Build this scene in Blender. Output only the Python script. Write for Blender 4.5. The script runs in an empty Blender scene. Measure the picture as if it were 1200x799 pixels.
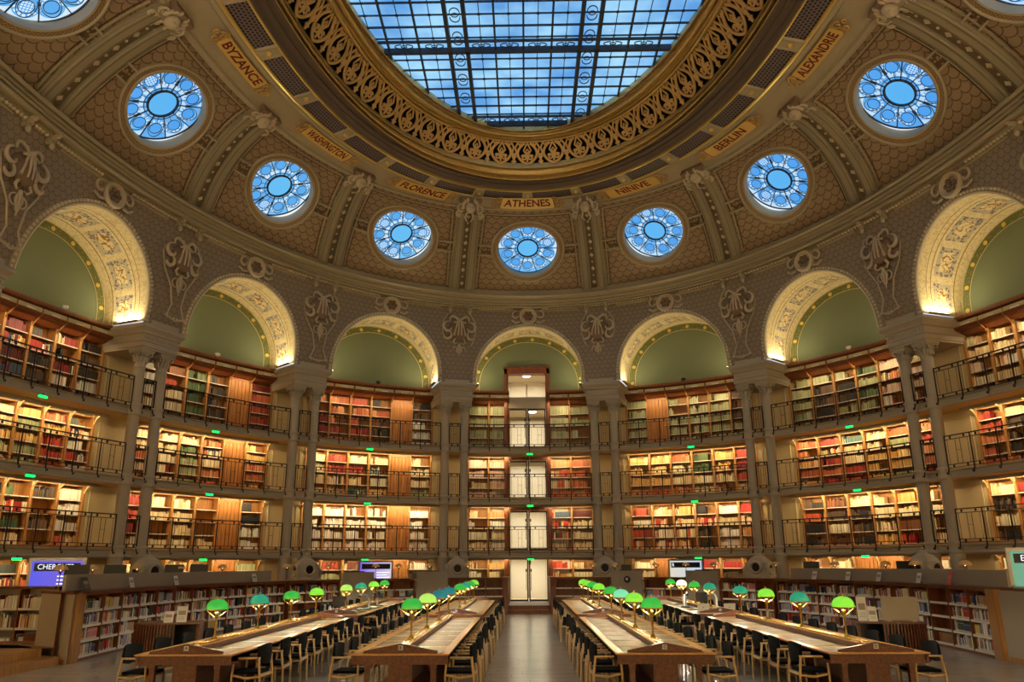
import bpy, math, random
import numpy as np
from mathutils import Matrix, Vector
random.seed(7)
PI = math.pi
SC = bpy.context.scene
COL = SC.collection

# ------------------------------------------------------------------ helpers
def tag(o, label=None, cat=None, group=None, kind=None):
    if label: o['label'] = label
    if cat: o['category'] = cat
    if group: o['group'] = group
    if kind: o['kind'] = kind
    return o

def empty(name, M, label=None, cat=None, group=None):
    o = bpy.data.objects.new(name, None)
    COL.objects.link(o)
    o.matrix_world = M if isinstance(M, Matrix) else Matrix.Translation(M)
    o.empty_display_size = .1
    return tag(o, label, cat, group)

class MB:
    """collects geometry for ONE mesh"""
    def __init__(s, M=None):
        s.v = []; s.f = []; s.m = []; s.uv = []; s.sm = []; s.col = []; s.M = M
    def add(s, vs, fs, mat=0, uv=None, smooth=False, col=None):
        b = len(s.v)
        if s.M is not None: vs = [s.M @ Vector(p) for p in vs]
        s.v.extend([tuple(p) for p in vs])
        for f in fs:
            s.f.append([b + i for i in f]); s.m.append(mat); s.sm.append(smooth)
            s.uv.append([uv[i] for i in f] if uv else None)
            s.col.append(col)
        return b
    def box(s, x0, x1, y0, y1, z0, z1, mat=0, M=None, col=None, skip=''):
        vs = [Vector(p) for p in ((x0,y0,z0),(x1,y0,z0),(x1,y1,z0),(x0,y1,z0),(x0,y0,z1),(x1,y0,z1),(x1,y1,z1),(x0,y1,z1))]
        if M is not None: vs = [M @ p for p in vs]
        F = {'b':(0,3,2,1),'t':(4,5,6,7),'f':(0,1,5,4),'k':(2,3,7,6),'l':(3,0,4,7),'r':(1,2,6,5)}
        w, d, h = x1-x0, y1-y0, z1-z0
        fs = [F[k] for k in F if k not in skip]
        b = len(s.v)
        if s.M is not None: vs = [s.M @ p for p in vs]
        s.v.extend([tuple(p) for p in vs])
        UV = {'b':((0,0),(0,d),(w,d),(w,0)),'t':((0,0),(w,0),(w,d),(0,d)),'f':((0,0),(w,0),(w,h),(0,h)),'k':((0,0),(w,0),(w,h),(0,h)),'l':((0,0),(d,0),(d,h),(0,h)),'r':((0,0),(d,0),(d,h),(0,h))}
        for k in F:
            if k in skip: continue
            s.f.append([b+i for i in F[k]]); s.m.append(mat); s.sm.append(False); s.uv.append(UV[k]); s.col.append(col)
    def prism(s, pts, z0, z1, mat=0, M=None, smooth=False):
        """pts: ccw xy outline"""
        n = len(pts)
        vs = [Vector((p[0],p[1],z0)) for p in pts] + [Vector((p[0],p[1],z1)) for p in pts]
        if M is not None: vs = [M @ p for p in vs]
        s.add(vs, [list(range(n))[::-1], list(range(n,2*n))], mat)
        s.add(vs, [(i,(i+1)%n,n+(i+1)%n,n+i) for i in range(n)], mat, smooth=smooth)
    def lathe(s, prof, n=16, mat=0, M=None, c=(0,0,0), caps=True, a0=0, smooth=True):
        """prof: list of (r,z)"""
        vs = []; m = len(prof)
        for r, z in prof:
            for k in range(n):
                a = a0 + 2*PI*k/n
                vs.append(Vector((c[0]+r*math.cos(a), c[1]+r*math.sin(a), c[2]+z)))
        if M is not None: vs = [M @ p for p in vs]
        fs = [(j*n+k, j*n+(k+1)%n, (j+1)*n+(k+1)%n, (j+1)*n+k) for j in range(m-1) for k in range(n)]
        s.add(vs, fs, mat, smooth=smooth)
        if caps:
            s.add(vs[:n], [list(range(n))[::-1]], mat); s.add(vs[-n:], [list(range(n))], mat)
    def tube(s, pts, r, n=6, mat=0, M=None, closed=False, flat=1.0, ref=None):
        P = [Vector(p) for p in pts]
        if M is not None: P = [M @ p for p in P]
        m = len(P); R = r if isinstance(r, (list, tuple)) else [r]*m
        vs = []
        for i in range(m):
            if closed: t = P[(i+1)%m]-P[i-1]
            else: t = P[min(i+1,m-1)]-P[max(i-1,0)]
            if t.length < 1e-9: t = Vector((0,0,1))
            t.normalize()
            rf = Vector(ref) if ref is not None else (Vector((0,0,1)) if abs(t.z) < .9 else Vector((0,1,0)))
            u = t.cross(rf)
            if u.length < 1e-6: u = t.cross(Vector((1,0,0)))
            u.normalize(); w = u.cross(t)
            for k in range(n):
                a = 2*PI*(k+.5)/n
                vs.append(P[i] + u*(math.cos(a)*R[i]) + w*(math.sin(a)*R[i]*flat))
        mm = m if closed else m-1
        fs = [(i*n+k, i*n+(k+1)%n, ((i+1)%m)*n+(k+1)%n, ((i+1)%m)*n+k) for i in range(mm) for k in range(n)]
        s.add(vs, fs, mat, smooth=n > 4)
        if not closed:
            s.add(vs[:n], [list(range(n))[::-1]], mat); s.add(vs[-n:], [list(range(n))], mat)
    def ball(s, c, r, n=8, m=5, mat=0, sc=(1,1,1), M=None):
        prof = [(math.sin(PI*j/m)*r, -math.cos(PI*j/m)*r) for j in range(m+1)]
        vs = []
        for rr, z in prof:
            for k in range(n):
                a = 2*PI*k/n
                vs.append(Vector((c[0]+max(rr,1e-4)*math.cos(a)*sc[0], c[1]+max(rr,1e-4)*math.sin(a)*sc[1], c[2]+z*sc[2])))
        if M is not None: vs = [M @ p for p in vs]
        s.add(vs, [(j*n+k, j*n+(k+1)%n, (j+1)*n+(k+1)%n, (j+1)*n+k) for j in range(m) for k in range(n)], mat, smooth=True)
    def grid(s, rows, mat=0, uv=None, smooth=True, flip=False):
        """rows: list of lists of points; uv same shape"""
        m, n = len(rows), len(rows[0])
        vs = [p for r in rows for p in r]
        U = [u for r in uv for u in r] if uv else None
        fs = [(i*n+j, i*n+j+1, (i+1)*n+j+1, (i+1)*n+j) for i in range(m-1) for j in range(n-1)]
        if flip: fs = [f[::-1] for f in fs]
        s.add(vs, fs, mat, uv=U, smooth=smooth)
    def mesh(s, name, mats):
        me = bpy.data.meshes.new(name)
        me.from_pydata(s.v, [], s.f)
        for m in (mats if isinstance(mats, (list, tuple)) else [mats]): me.materials.append(m)
        me.polygons.foreach_set('material_index', s.m)
        me.polygons.foreach_set('use_smooth', s.sm)
        if any(u is not None for u in s.uv):
            L = me.uv_layers.new(name='uv'); a = np.zeros(len(me.loops)*2, dtype=np.float32); k = 0
            for f, u in zip(s.f, s.uv):
                if u is not None:
                    a[k:k+2*len(f)] = [c for p in u for c in p]
                k += 2*len(f)
            L.data.foreach_set('uv', a)
        if any(c is not None for c in s.col):
            A = me.color_attributes.new('tint', 'FLOAT_COLOR', 'CORNER'); out = []
            for f, c in zip(s.f, s.col):
                c = c or (1,1,1)
                out += [c[0],c[1],c[2],1.0]*len(f)
            A.data.foreach_set('color', np.array(out, dtype=np.float32))
        me.update()
        return me
    def build(s, name, mats, parent=None, label=None, cat=None, group=None, kind=None):
        return link(s.mesh(name, mats), name, parent, None, label, cat, group, kind)

def link(me, name, parent=None, M=None, label=None, cat=None, group=None, kind=None):
    o = bpy.data.objects.new(name, me); COL.objects.link(o)
    if parent is not None:
        o.parent = parent
        o.matrix_parent_inverse = Matrix.Identity(4)
        o.matrix_local = M if M is not None else Matrix.Identity(4)
    elif M is not None: o.matrix_world = M
    return tag(o, label, cat, group, kind)

def wbuild(mb, name, mats, parent, **k):
    """mesh given in world coordinates, parented under an Empty placed in the world"""
    inv = parent.matrix_world.inverted()
    mb.v = [tuple(inv @ Vector(p)) for p in mb.v]
    return mb.build(name, mats, parent, **k)

def copy_thing(root, M, label=None, group=None):
    r = root.copy(); COL.objects.link(r); r.matrix_world = M
    if label: r['label'] = label
    if group: r['group'] = group
    for ch in KIDS[root.name]:
        c = ch.copy(); COL.objects.link(c); c.parent = r
        for g in KIDS.get(ch.name, []):
            d = g.copy(); COL.objects.link(d); d.parent = c
    return r
KIDS = {}
def remember(root, kids):
    KIDS[root.name] = [k[0] if isinstance(k, tuple) else k for k in kids]
    for k in kids:
        if isinstance(k, tuple): KIDS[k[0].name] = list(k[1])

def T(x, y, z): return Matrix.Translation((x, y, z))
def Rz(a): return Matrix.Rotation(a, 4, 'Z')
def Rx(a): return Matrix.Rotation(a, 4, 'X')
def Ry(a): return Matrix.Rotation(a, 4, 'Y')
def frame(o, X, Y, Z):
    M = Matrix.Identity(4)
    for i in range(3):
        M[i][0] = X[i]; M[i][1] = Y[i]; M[i][2] = Z[i]; M[i][3] = o[i]
    return M

ORD = ['first','second','third','fourth','fifth','sixth','seventh','eighth','ninth','tenth','eleventh','twelfth','thirteenth','fourteenth','fifteenth','sixteenth','seventeenth','eighteenth','nineteenth','twentieth','twenty-first','twenty-second','twenty-third','twenty-fourth']

# ------------------------------------------------------------------ materials
def lin(c):
    return tuple(((x/255/12.92) if x/255 <= .04045 else ((x/255+.055)/1.055)**2.4) for x in c)
def mat(name, rgb, rough=.6, metal=0., bump=0., bscale=40, noise=0., nscale=6, coat=0., spec=.5):
    m = bpy.data.materials.new(name); m.use_nodes = True
    nt = m.node_tree; p = nt.nodes['Principled BSDF']
    p.inputs['Base Color'].default_value = (*lin(rgb), 1)
    p.inputs['Roughness'].default_value = rough; p.inputs['Metallic'].default_value = metal
    p.inputs['Coat Weight'].default_value = coat; p.inputs['Specular IOR Level'].default_value = spec
    if noise or bump:
        tc = nt.nodes.new('ShaderNodeTexCoord')
        n = nt.nodes.new('ShaderNodeTexNoise'); n.inputs['Scale'].default_value = nscale if noise else bscale; n.inputs['Detail'].default_value = 4
        nt.links.new(tc.outputs['Object'], n.inputs['Vector'])
        if noise:
            mx = nt.nodes.new('ShaderNodeMix'); mx.data_type = 'RGBA'
            c = lin(rgb)
            mx.inputs['A'].default_value = (*[x*(1-noise) for x in c], 1); mx.inputs['B'].default_value = (*[min(1, x*(1+noise)) for x in c], 1)
            nt.links.new(n.outputs['Fac'], mx.inputs['Factor']); nt.links.new(mx.outputs['Result'], p.inputs['Base Color'])
        if bump:
            n2 = n
            if noise:
                n2 = nt.nodes.new('ShaderNodeTexNoise'); n2.inputs['Scale'].default_value = bscale
                nt.links.new(tc.outputs['Object'], n2.inputs['Vector'])
            b = nt.nodes.new('ShaderNodeBump'); b.inputs['Strength'].default_value = bump; b.inputs['Distance'].default_value = .02
            nt.links.new(n2.outputs['Fac'], b.inputs['Height']); nt.links.new(b.outputs['Normal'], p.inputs['Normal'])
    return m
def emis(name, rgb, strength):
    m = bpy.data.materials.new(name); m.use_nodes = True; nt = m.node_tree; nt.nodes.clear()
    e = nt.nodes.new('ShaderNodeEmission'); e.inputs[0].default_value = (*lin(rgb), 1); e.inputs[1].default_value = strength
    o = nt.nodes.new('ShaderNodeOutputMaterial'); nt.links.new(e.outputs[0], o.inputs[0]); return m
def wood(name, rgb, rgb2, rough=.42, scale=1.0, axis=2, coat=0.):
    m = bpy.data.materials.new(name); m.use_nodes = True; nt = m.node_tree; p = nt.nodes['Principled BSDF']
    tc = nt.nodes.new('ShaderNodeTexCoord'); mp = nt.nodes.new('ShaderNodeMapping')
    sc = [14*scale]*3; sc[axis] = .9*scale
    mp.inputs['Scale'].default_value = sc
    n = nt.nodes.new('ShaderNodeTexNoise'); n.inputs['Scale'].default_value = 1.6; n.inputs['Detail'].default_value = 5; n.inputs['Distortion'].default_value = .8
    r = nt.nodes.new('ShaderNodeValToRGB')
    r.color_ramp.elements[0].position = .35; r.color_ramp.elements[0].color = (*lin(rgb), 1)
    r.color_ramp.elements[1].position = .68; r.color_ramp.elements[1].color = (*lin(rgb2), 1)
    nt.links.new(tc.outputs['Object'], mp.inputs['Vector']); nt.links.new(mp.outputs[0], n.inputs['Vector'])
    nt.links.new(n.outputs['Fac'], r.inputs[0]); nt.links.new(r.outputs[0], p.inputs['Base Color'])
    p.inputs['Roughness'].default_value = rough; p.inputs['Coat Weight'].default_value = coat
    return m
class NT:
    """tiny node-graph writer"""
    def __init__(s, name):
        s.m = bpy.data.materials.new(name); s.m.use_nodes = True; s.t = s.m.node_tree; s.p = s.t.nodes['Principled BSDF']
    def n(s, typ, **k):
        nd = s.t.nodes.new(typ)
        for a, b in k.items(): setattr(nd, a, b)
        return nd
    def L(s, a, b): s.t.links.new(a, b)
    def val(s, x, sock):
        if isinstance(x, (int, float)): sock.default_value = x
        else: s.L(x, sock)
    def math(s, op, a, b=0., c=None):
        nd = s.n('ShaderNodeMath', operation=op); s.val(a, nd.inputs[0]); s.val(b, nd.inputs[1])
        if c is not None: s.val(c, nd.inputs[2])
        return nd.outputs[0]
    def mix(s, f, a, b):
        nd = s.n('ShaderNodeMix', data_type='RGBA'); s.val(f, nd.inputs['Factor'])
        for x, k in ((a,'A'),(b,'B')):
            if isinstance(x, tuple): nd.inputs[k].default_value = (*lin(x), 1)
            else: s.L(x, nd.inputs[k])
        return nd.outputs['Result']
    def uv(s):
        u = s.n('ShaderNodeUVMap', uv_map='uv'); sp = s.n('ShaderNodeSeparateXYZ'); s.L(u.outputs[0], sp.inputs[0])
        s.uvn = u
        return sp.outputs[0], sp.outputs[1]
    def noise(s, scale, detail=3, vec=None):
        nd = s.n('ShaderNodeTexNoise'); nd.inputs['Scale'].default_value = scale; nd.inputs['Detail'].default_value = detail
        if vec is None:
            tc = s.n('ShaderNodeTexCoord'); vec = tc.outputs['Object']
        s.L(vec, nd.inputs['Vector']); return nd.outputs['Fac']
    def bump(s, h, strength=.5, dist=.03):
        b = s.n('ShaderNodeBump'); b.inputs['Strength'].default_value = strength; b.inputs['Distance'].default_value = dist
        s.L(h, b.inputs['Height']); s.L(b.outputs[0], s.p.inputs['Normal'])

def scale_mat(name, base, base2, line, w, h, rough=.7, wd=.045, bumps=.6):
    """fish-scale plaster pattern in UV metres"""
    g = NT(name); u, v = g.uv()
    U = g.math('DIVIDE', u, w); V = g.math('DIVIDE', v, h)
    row = g.math('FLOOR', V); dv = g.math('SUBTRACT', V, row)
    par = g.math('MULTIPLY', g.math('MODULO', g.math('ABSOLUTE', row), 2.), .5)
    f1 = g.math('FRACT', g.math('ADD', U, par)); a = g.math('SUBTRACT', f1, .5)
    # arc hanging from the row above: circle centred (0, 1) radius ~.72 (scale-shaped)
    dy = g.math('MULTIPLY', g.math('SUBTRACT', 1.0, dv), .62)
    d = g.math('SQRT', g.math('ADD', g.math('MULTIPLY', a, a), g.math('MULTIPLY', dy, dy)))
    ln = g.math('LESS_THAN', g.math('ABSOLUTE', g.math('SUBTRACT', d, .53)), wd)
    sh = g.math('MULTIPLY', g.math('GREATER_THAN', d, .53), .0)
    nz = g.noise(3.0)
    c = g.mix(nz, base, base2); c = g.mix(ln, c, line)
    g.L(c, g.p.inputs['Base Color']); g.p.inputs['Roughness'].default_value = rough
    g.bump(g.math('SUBTRACT', 1.0, ln), bumps, .02)
    return g.m
M = {}
M['plaster'] = mat('grey_brown_plaster', (140,126,104), .75, noise=.10, nscale=3, bump=.25, bscale=30)
M['moulding'] = mat('taupe_moulding', (172,160,132), .6, noise=.08, nscale=4)
M['rib'] = mat('rib_paint', (150,140,114), .6, noise=.08, nscale=4)
M['ribstrip'] = mat('rib_strip_paint', (112,98,74), .65)
M['darkline'] = mat('brown_recess_paint', (88,62,40), .7)
M['stone'] = mat('grey_column_stone', (174,164,146), .62, noise=.07, nscale=5)
M['ornament'] = mat('carved_ornament', (196,180,152), .65, noise=.06)
M['ornament_dark'] = mat('carved_ornament_dark', (128,106,84), .7)
M['bead'] = mat('pale_bead_moulding', (214,200,170), .6)
M['gold'] = mat('gilding', (216,184,112), .36, metal=.4, noise=.22, nscale=5)
M['gold_dull'] = mat('old_gilding', (206,168,104), .5, metal=.35, noise=.25, nscale=6)
M['gold_bright'] = mat('bright_gold_fillet', (232,204,120), .3, metal=.6)
M['cove'] = mat('grey_violet_cove', (112,98,88), .7, noise=.08)
M['green'] = mat('green_lunette_paint', (106,114,86), .8, noise=.06, nscale=1.2)
M['ochre'] = mat('ochre_plaster', (188,170,128), .75, noise=.07, nscale=2)
M['lead'] = mat('dark_leading', (46,56,72), .5)
M['iron'] = mat('wrought_iron', (30,26,26), .45, metal=.4)
M['gallery'] = mat('grey_gallery_paint', (170,160,140), .6, noise=.05)
M['soffit'] = mat('gallery_soffit', (196,172,116), .7)
M['wood'] = wood('bookcase_oak', (150,102,50), (180,130,68), .5)
M['wood_dark'] = wood('bookcase_dark_oak', (98,48,22), (136,72,32), .5)
M['wood_table'] = wood('table_mahogany', (76,38,20), (108,58,32), .4, axis=1, coat=.15)
M['wood_edge'] = wood('table_edge_oak', (196,140,76), (220,168,100), .35, axis=1)
M['wood_chair'] = wood('chair_oak', (186,152,106), (208,176,128), .45)
M['wood_door'] = wood('door_panel_oak', (146,94,44), (184,124,64), .45)
M['leather'] = mat('dark_leather_inlay', (132,112,80), .7, spec=.2, noise=.15, nscale=9)
M['shelf_edge'] = mat('white_shelf_lip', (214,204,188), .5)
M['brass'] = mat('polished_brass', (226,182,92), .25, metal=.9)
M['black'] = mat('black_upholstery', (12,12,13), .9, spec=.15)
M['blackplastic'] = mat('black_plastic', (14,14,16), .35)
M['white'] = mat('white_paper', (226,222,214), .6)
M['white_paint'] = mat('white_wall_paint', (236,228,210), .6)
M['panel_grey'] = mat('grey_laminate', (156,144,128), .55)
M['silver'] = mat('aluminium', (170,170,172), .35, metal=.8)
M['red'] = mat('red_letters', (110,24,18), .6)
M['sign'] = mat('gold_sign_plate', (226,190,104), .45, metal=.2, noise=.1)
M['ringfloor'] = wood('ring_floor_oak', (128,84,46), (150,102,58), .5, axis=0)
M['led'] = emis('warm_led', (255,226,170), 14)
M['exit'] = emis('green_exit_light', (20,230,90), 2.2)
M['lampwhite'] = emis('white_lamp_glow', (255,246,226), 3)
M['diffuser'] = emis('corridor_diffuser', (255,240,220), 8)
M['skin'] = mat('skin', (190,140,112), .6)
M['hair'] = mat('dark_hair', (30,22,18), .6)
M['blue_cloth'] = mat('blue_cloth', (48,62,118), .8)
M['dark_cloth'] = mat('dark_cloth', (26,28,38), .85)
M['teal_cloth'] = mat('teal_cloth', (60,104,112), .8)
M['lilac_cloth'] = mat('lilac_cloth', (140,136,190), .8)

M['scales'] = scale_mat('fish_scale_ceiling', (146,124,96), (156,134,106), (104,84,62), .42, .3)
M['spandrel'] = scale_mat('spandrel_relief', (142,128,110), (156,142,122), (118,104,88), .27, .22)

# carved/painted arch soffit: cream with framed panels
def soffit_mat():
    g = NT('painted_arch_soffit'); u, v = g.uv()
    # u along arc (m), v depth 0..1
    pu = g.math('FRACT', g.math('DIVIDE', u, 1.32)); a = g.math('ABSOLUTE', g.math('SUBTRACT', pu, .5))
    b = g.math('ABSOLUTE', g.math('SUBTRACT', v, .53))
    inp = g.math('MULTIPLY', g.math('LESS_THAN', a, .40), g.math('LESS_THAN', b, .20))
    inn = g.math('MULTIPLY', g.math('LESS_THAN', a, .27), g.math('LESS_THAN', b, .115))
    ring = g.math('SUBTRACT', inp, inn)
    chk = g.n('ShaderNodeTexVoronoi'); chk.inputs['Scale'].default_value = 1.
    mp = g.n('ShaderNodeMapping'); mp.inputs['Scale'].default_value = (9, 17, 1); g.L(g.uvn.outputs[0], mp.inputs[0]); g.L(mp.outputs[0], chk.inputs['Vector'])
    dots = g.math('LESS_THAN', chk.outputs['Distance'], .42)
    wv = g.n('ShaderNodeTexNoise'); wv.inputs['Scale'].default_value = 1.; 
    mp2 = g.n('ShaderNodeMapping'); mp2.inputs['Scale'].default_value = (5, 8, 1); g.L(g.uvn.outputs[0], mp2.inputs[0]); g.L(mp2.outputs[0], wv.inputs['Vector'])
    vine = g.math('LESS_THAN', g.math('ABSOLUTE', g.math('SUBTRACT', wv.outputs['Fac'], .5)), .035)
    c = g.mix(g.math('MULTIPLY', vine, .35), (232,214,168), (176,140,84))
    c = g.mix(ring, c, g.mix(dots, (196,184,158), (124,112,120)))
    c = g.mix(g.math('MULTIPLY', inn, g.math('MULTIPLY', vine, 1.)), c, (158,108,52))
    e1 = g.math('LESS_THAN', g.math('ABSOLUTE', g.math('SUBTRACT', v, .27)), .008)
    e2 = g.math('LESS_THAN', g.math('ABSOLUTE', g.math('SUBTRACT', v, .80)), .010)
    e3 = g.math('LESS_THAN', g.math('ABSOLUTE', g.math('SUBTRACT', v, .17)), .006)
    e = g.math('ADD', g.math('ADD', e1, e2), e3)
    c = g.mix(e, c, (150,118,72))
    g.L(c, g.p.inputs['Base Color']); g.p.inputs['Roughness'].default_value = .6
    return g.m
M['soffit_paint'] = soffit_mat()

def grille_mat():
    g = NT('pierced_grille'); u, v = g.uv()
    U = g.math('DIVIDE', u, .12); V = g.math('MULTIPLY', v, 6.)
    row = g.math('FLOOR', V); par = g.math('MULTIPLY', g.math('MODULO', row, 2.), .5)
    a = g.math('SUBTRACT', g.math('FRACT', g.math('ADD', U, par)), .5); b = g.math('SUBTRACT', g.math('FRACT', V), .5)
    d = g.math('ADD', g.math('ABSOLUTE', g.math('MULTIPLY', a, 1.)), g.math('ABSOLUTE', b))
    h = g.math('LESS_THAN', d, .42)
    c = g.mix(h, (112,100,104), (12,10,14))
    g.L(c, g.p.inputs['Base Color']); g.p.inputs['Roughness'].default_value = .6
    return g.m
M['grille'] = grille_mat()

def band_mat():
    g = NT('green_ornament_band'); u, v = g.uv()
    a = g.math('SUBTRACT', g.math('FRACT', g.math('DIVIDE', u, .9)), .5)
    a = g.math('MULTIPLY', a, .9); b = g.math('MULTIPLY', g.math('SUBTRACT', v, .5), .32)
    d = g.math('SQRT', g.math('ADD', g.math('MULTIPLY', a, a), g.math('MULTIPLY', b, b)))
    disc = g.math('LESS_THAN', d, .085)
    ch = g.n('ShaderNodeTexVoronoi'); mp = g.n('ShaderNodeMapping'); mp.inputs['Scale'].default_value = (9, 4, 1)
    g.L(g.uvn.outputs[0], mp.inputs[0]); g.L(mp.outputs[0], ch.inputs['Vector']); ch.inputs['Scale'].default_value = 1.
    dots = g.math('LESS_THAN', ch.outputs['Distance'], .3)
    c = g.mix(g.math('MULTIPLY', dots, .6), (92,96,52), (150,138,84)); c = g.mix(disc, c, (214,184,84))
    edge = g.math('GREATER_THAN', g.math('ABSOLUTE', g.math('SUBTRACT', v, .5)), .43)
    c = g.mix(edge, c, (206,190,140))
    g.L(c, g.p.inputs['Base Color']); g.p.inputs['Roughness'].default_value = .7
    return g.m
M['band'] = band_mat()

def fret_panel_mat():
    """little ladder panels beside the round windows"""
    g = NT('carved_fret_panel'); u, v = g.uv()
    ch = g.n('ShaderNodeTexVoronoi'); mp = g.n('ShaderNodeMapping'); mp.inputs['Scale'].default_value = (8, 8, 1)
    g.L(g.uvn.outputs[0], mp.inputs[0]); g.L(mp.outputs[0], ch.inputs['Vector']); ch.inputs['Scale'].default_value = 1.
    ch.distance = 'CHEBYCHEV'
    d = g.math('LESS_THAN', ch.outputs['Distance'], .3)
    c = g.mix(d, (96,76,52), (164,140,104)); g.L(c, g.p.inputs['Base Color']); g.bump(d, .5); return g.m
M['fretpanel'] = fret_panel_mat()

def ring_orn_mat():
    g = NT('guilloche_ring'); u, v = g.uv()
    s = g.math('MULTIPLY', g.math('SINE', g.math('MULTIPLY', u, 26.)), .28)
    l1 = g.math('LESS_THAN', g.math('ABSOLUTE', g.math('SUBTRACT', g.math('ADD', s, .5), v)), .1)
    l2 = g.math('LESS_THAN', g.math('ABSOLUTE', g.math('SUBTRACT', g.math('SUBTRACT', .5, s), v)), .07)
    c = g.mix(g.math('MAXIMUM', l1, l2), (118,92,60), (176,148,104)); g.L(c, g.p.inputs['Base Color']); g.p.inputs['Roughness'].default_value=.6; return g.m
M['guilloche'] = ring_orn_mat()

def glass_mat(name, rgb, clouds=0.):
    m = bpy.data.materials.new(name); m.use_nodes = True; nt = m.node_tree; nt.nodes.clear()
    t = nt.nodes.new('ShaderNodeBsdfTransparent'); t.inputs[0].default_value = (*lin(rgb), 1)
    g = nt.nodes.new('ShaderNodeBsdfGlossy'); g.inputs['Roughness'].default_value = .1
    mx = nt.nodes.new('ShaderNodeMixShader'); mx.inputs[0].default_value = .012 if clouds else .04
    o = nt.nodes.new('ShaderNodeOutputMaterial')
    nt.links.new(t.outputs[0], mx.inputs[1]); nt.links.new(g.outputs[0], mx.inputs[2]); nt.links.new(mx.outputs[0], o.inputs[0])
    if clouds:
        tc = nt.nodes.new('ShaderNodeTexCoord'); n = nt.nodes.new('ShaderNodeTexNoise'); n.inputs['Scale'].default_value = clouds; n.inputs['Detail'].default_value = 3
        r = nt.nodes.new('ShaderNodeValToRGB'); c = lin(rgb)
        r.color_ramp.elements[0].position = .38; r.color_ramp.elements[0].color = (c[0]*.62, c[1]*.7, c[2]*.88, 1)
        r.color_ramp.elements[1].position = .66; r.color_ramp.elements[1].color = (min(1,c[0]*2.2), min(1,c[1]*1.5), min(1,c[2]*1.18), 1)
        nt.links.new(tc.outputs['Object'], n.inputs['Vector']); nt.links.new(n.outputs['Fac'], r.inputs[0]); nt.links.new(r.outputs[0], t.inputs[0])
    return m
M['hallwall'] = mat('hall_wall_paint', (204,188,160), .6)
M['reveal'] = mat('window_reveal', (176,170,152), .7)
M['skyglass'] = glass_mat('blue_roof_glass', (126,190,236), .4)
def rose_glass():
    """leaded glass of the round windows: blue panes, pale beads and corners, drawn in the window's own plane"""
    g = NT('rose_window_glass'); t = g.t
    tc = g.n('ShaderNodeTexCoord'); sp = g.n('ShaderNodeSeparateXYZ'); g.L(tc.outputs['Object'], sp.inputs[0]); x, y = sp.outputs[0], sp.outputs[1]
    r = g.math('SQRT', g.math('ADD', g.math('MULTIPLY', x, x), g.math('MULTIPLY', y, y)))
    an = g.math('DIVIDE', g.math('SUBTRACT', g.math('ARCTAN2', y, x), PI/2+PI/10), 2*PI/10)
    k = g.math('FLOOR', g.math('ADD', an, 20.)); ph = g.math('MULTIPLY', g.math('SUBTRACT', g.math('SUBTRACT', g.math('ADD', an, 20.), k), .5), 2*PI/10)
    wn = g.n('ShaderNodeTexWhiteNoise', noise_dimensions='2D'); oi = g.n('ShaderNodeObjectInfo'); cb = g.n('ShaderNodeCombineXYZ')
    g.L(k, cb.inputs[0]); g.L(oi.outputs['Random'], cb.inputs[1]); g.L(cb.outputs[0], wn.inputs['Vector']); rnd = wn.outputs['Value']
    px = g.math('MULTIPLY', r, g.math('SINE', ph)); py = g.math('SUBTRACT', g.math('MULTIPLY', r, g.math('COSINE', ph)), 1.01)
    d = g.math('SQRT', g.math('ADD', g.math('MULTIPLY', px, px), g.math('MULTIPLY', py, py)))
    aa = g.math('ARCTAN2', px, py)
    AND = lambda a, b: g.math('MULTIPLY', a, b)
    beads = AND(AND(g.math('GREATER_THAN', d, .235), g.math('LESS_THAN', d, .33)), g.math('GREATER_THAN', g.math('SINE', g.math('MULTIPLY', aa, 13.)), -.35))
    beads = AND(beads, g.math('GREATER_THAN', g.math('SINE', g.math('ADD', aa, g.math('MULTIPLY', rnd, 12.))), -.15))
    corner = AND(g.math('GREATER_THAN', r, 1.16), AND(g.math('GREATER_THAN', d, .37), g.math('LESS_THAN', g.math('FRACT', g.math('MULTIPLY', rnd, 7.)), .8)))
    inner = AND(AND(g.math('GREATER_THAN', r, .64), g.math('LESS_THAN', r, .86)), AND(g.math('GREATER_THAN', g.math('ABSOLUTE', px), .05), AND(g.math('GREATER_THAN', d, .30), g.math('GREATER_THAN', g.math('FRACT', g.math('MULTIPLY', rnd, 13.)), .45))))
    lat = AND(AND(g.math('LESS_THAN', d, .20), g.math('LESS_THAN', rnd, .22)), AND(g.math('GREATER_THAN', g.math('FRACT', g.math('MULTIPLY', px, 12.)), .3), g.math('GREATER_THAN', g.math('FRACT', g.math('MULTIPLY', py, 12.)), .3)))
    wh = g.math('MINIMUM', g.math('ADD', g.math('ADD', beads, corner), g.math('ADD', inner, lat)), 1.)
    disc = g.math('LESS_THAN', d, .205)
    c = g.mix(rnd, (108,176,232), (134,196,240)); c = g.mix(disc, c, (102,176,236)); c = g.mix(g.math('LESS_THAN', r, .5), c, (112,194,240)); c = g.mix(wh, c, (226,238,246))
    tr = g.n('ShaderNodeBsdfTransparent'); gl = g.n('ShaderNodeBsdfGlossy'); gl.inputs['Roughness'].default_value = .1; mx = g.n('ShaderNodeMixShader'); mx.inputs[0].default_value = .03
    g.L(c, tr.inputs[0]); g.L(tr.outputs[0], mx.inputs[1]); g.L(gl.outputs[0], mx.inputs[2]); g.L(mx.outputs[0], g.t.nodes['Material Output'].inputs[0])
    return g.m
M['roseglass'] = rose_glass()
M['clearglass'] = glass_mat('door_glass', (246,246,240))

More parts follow.
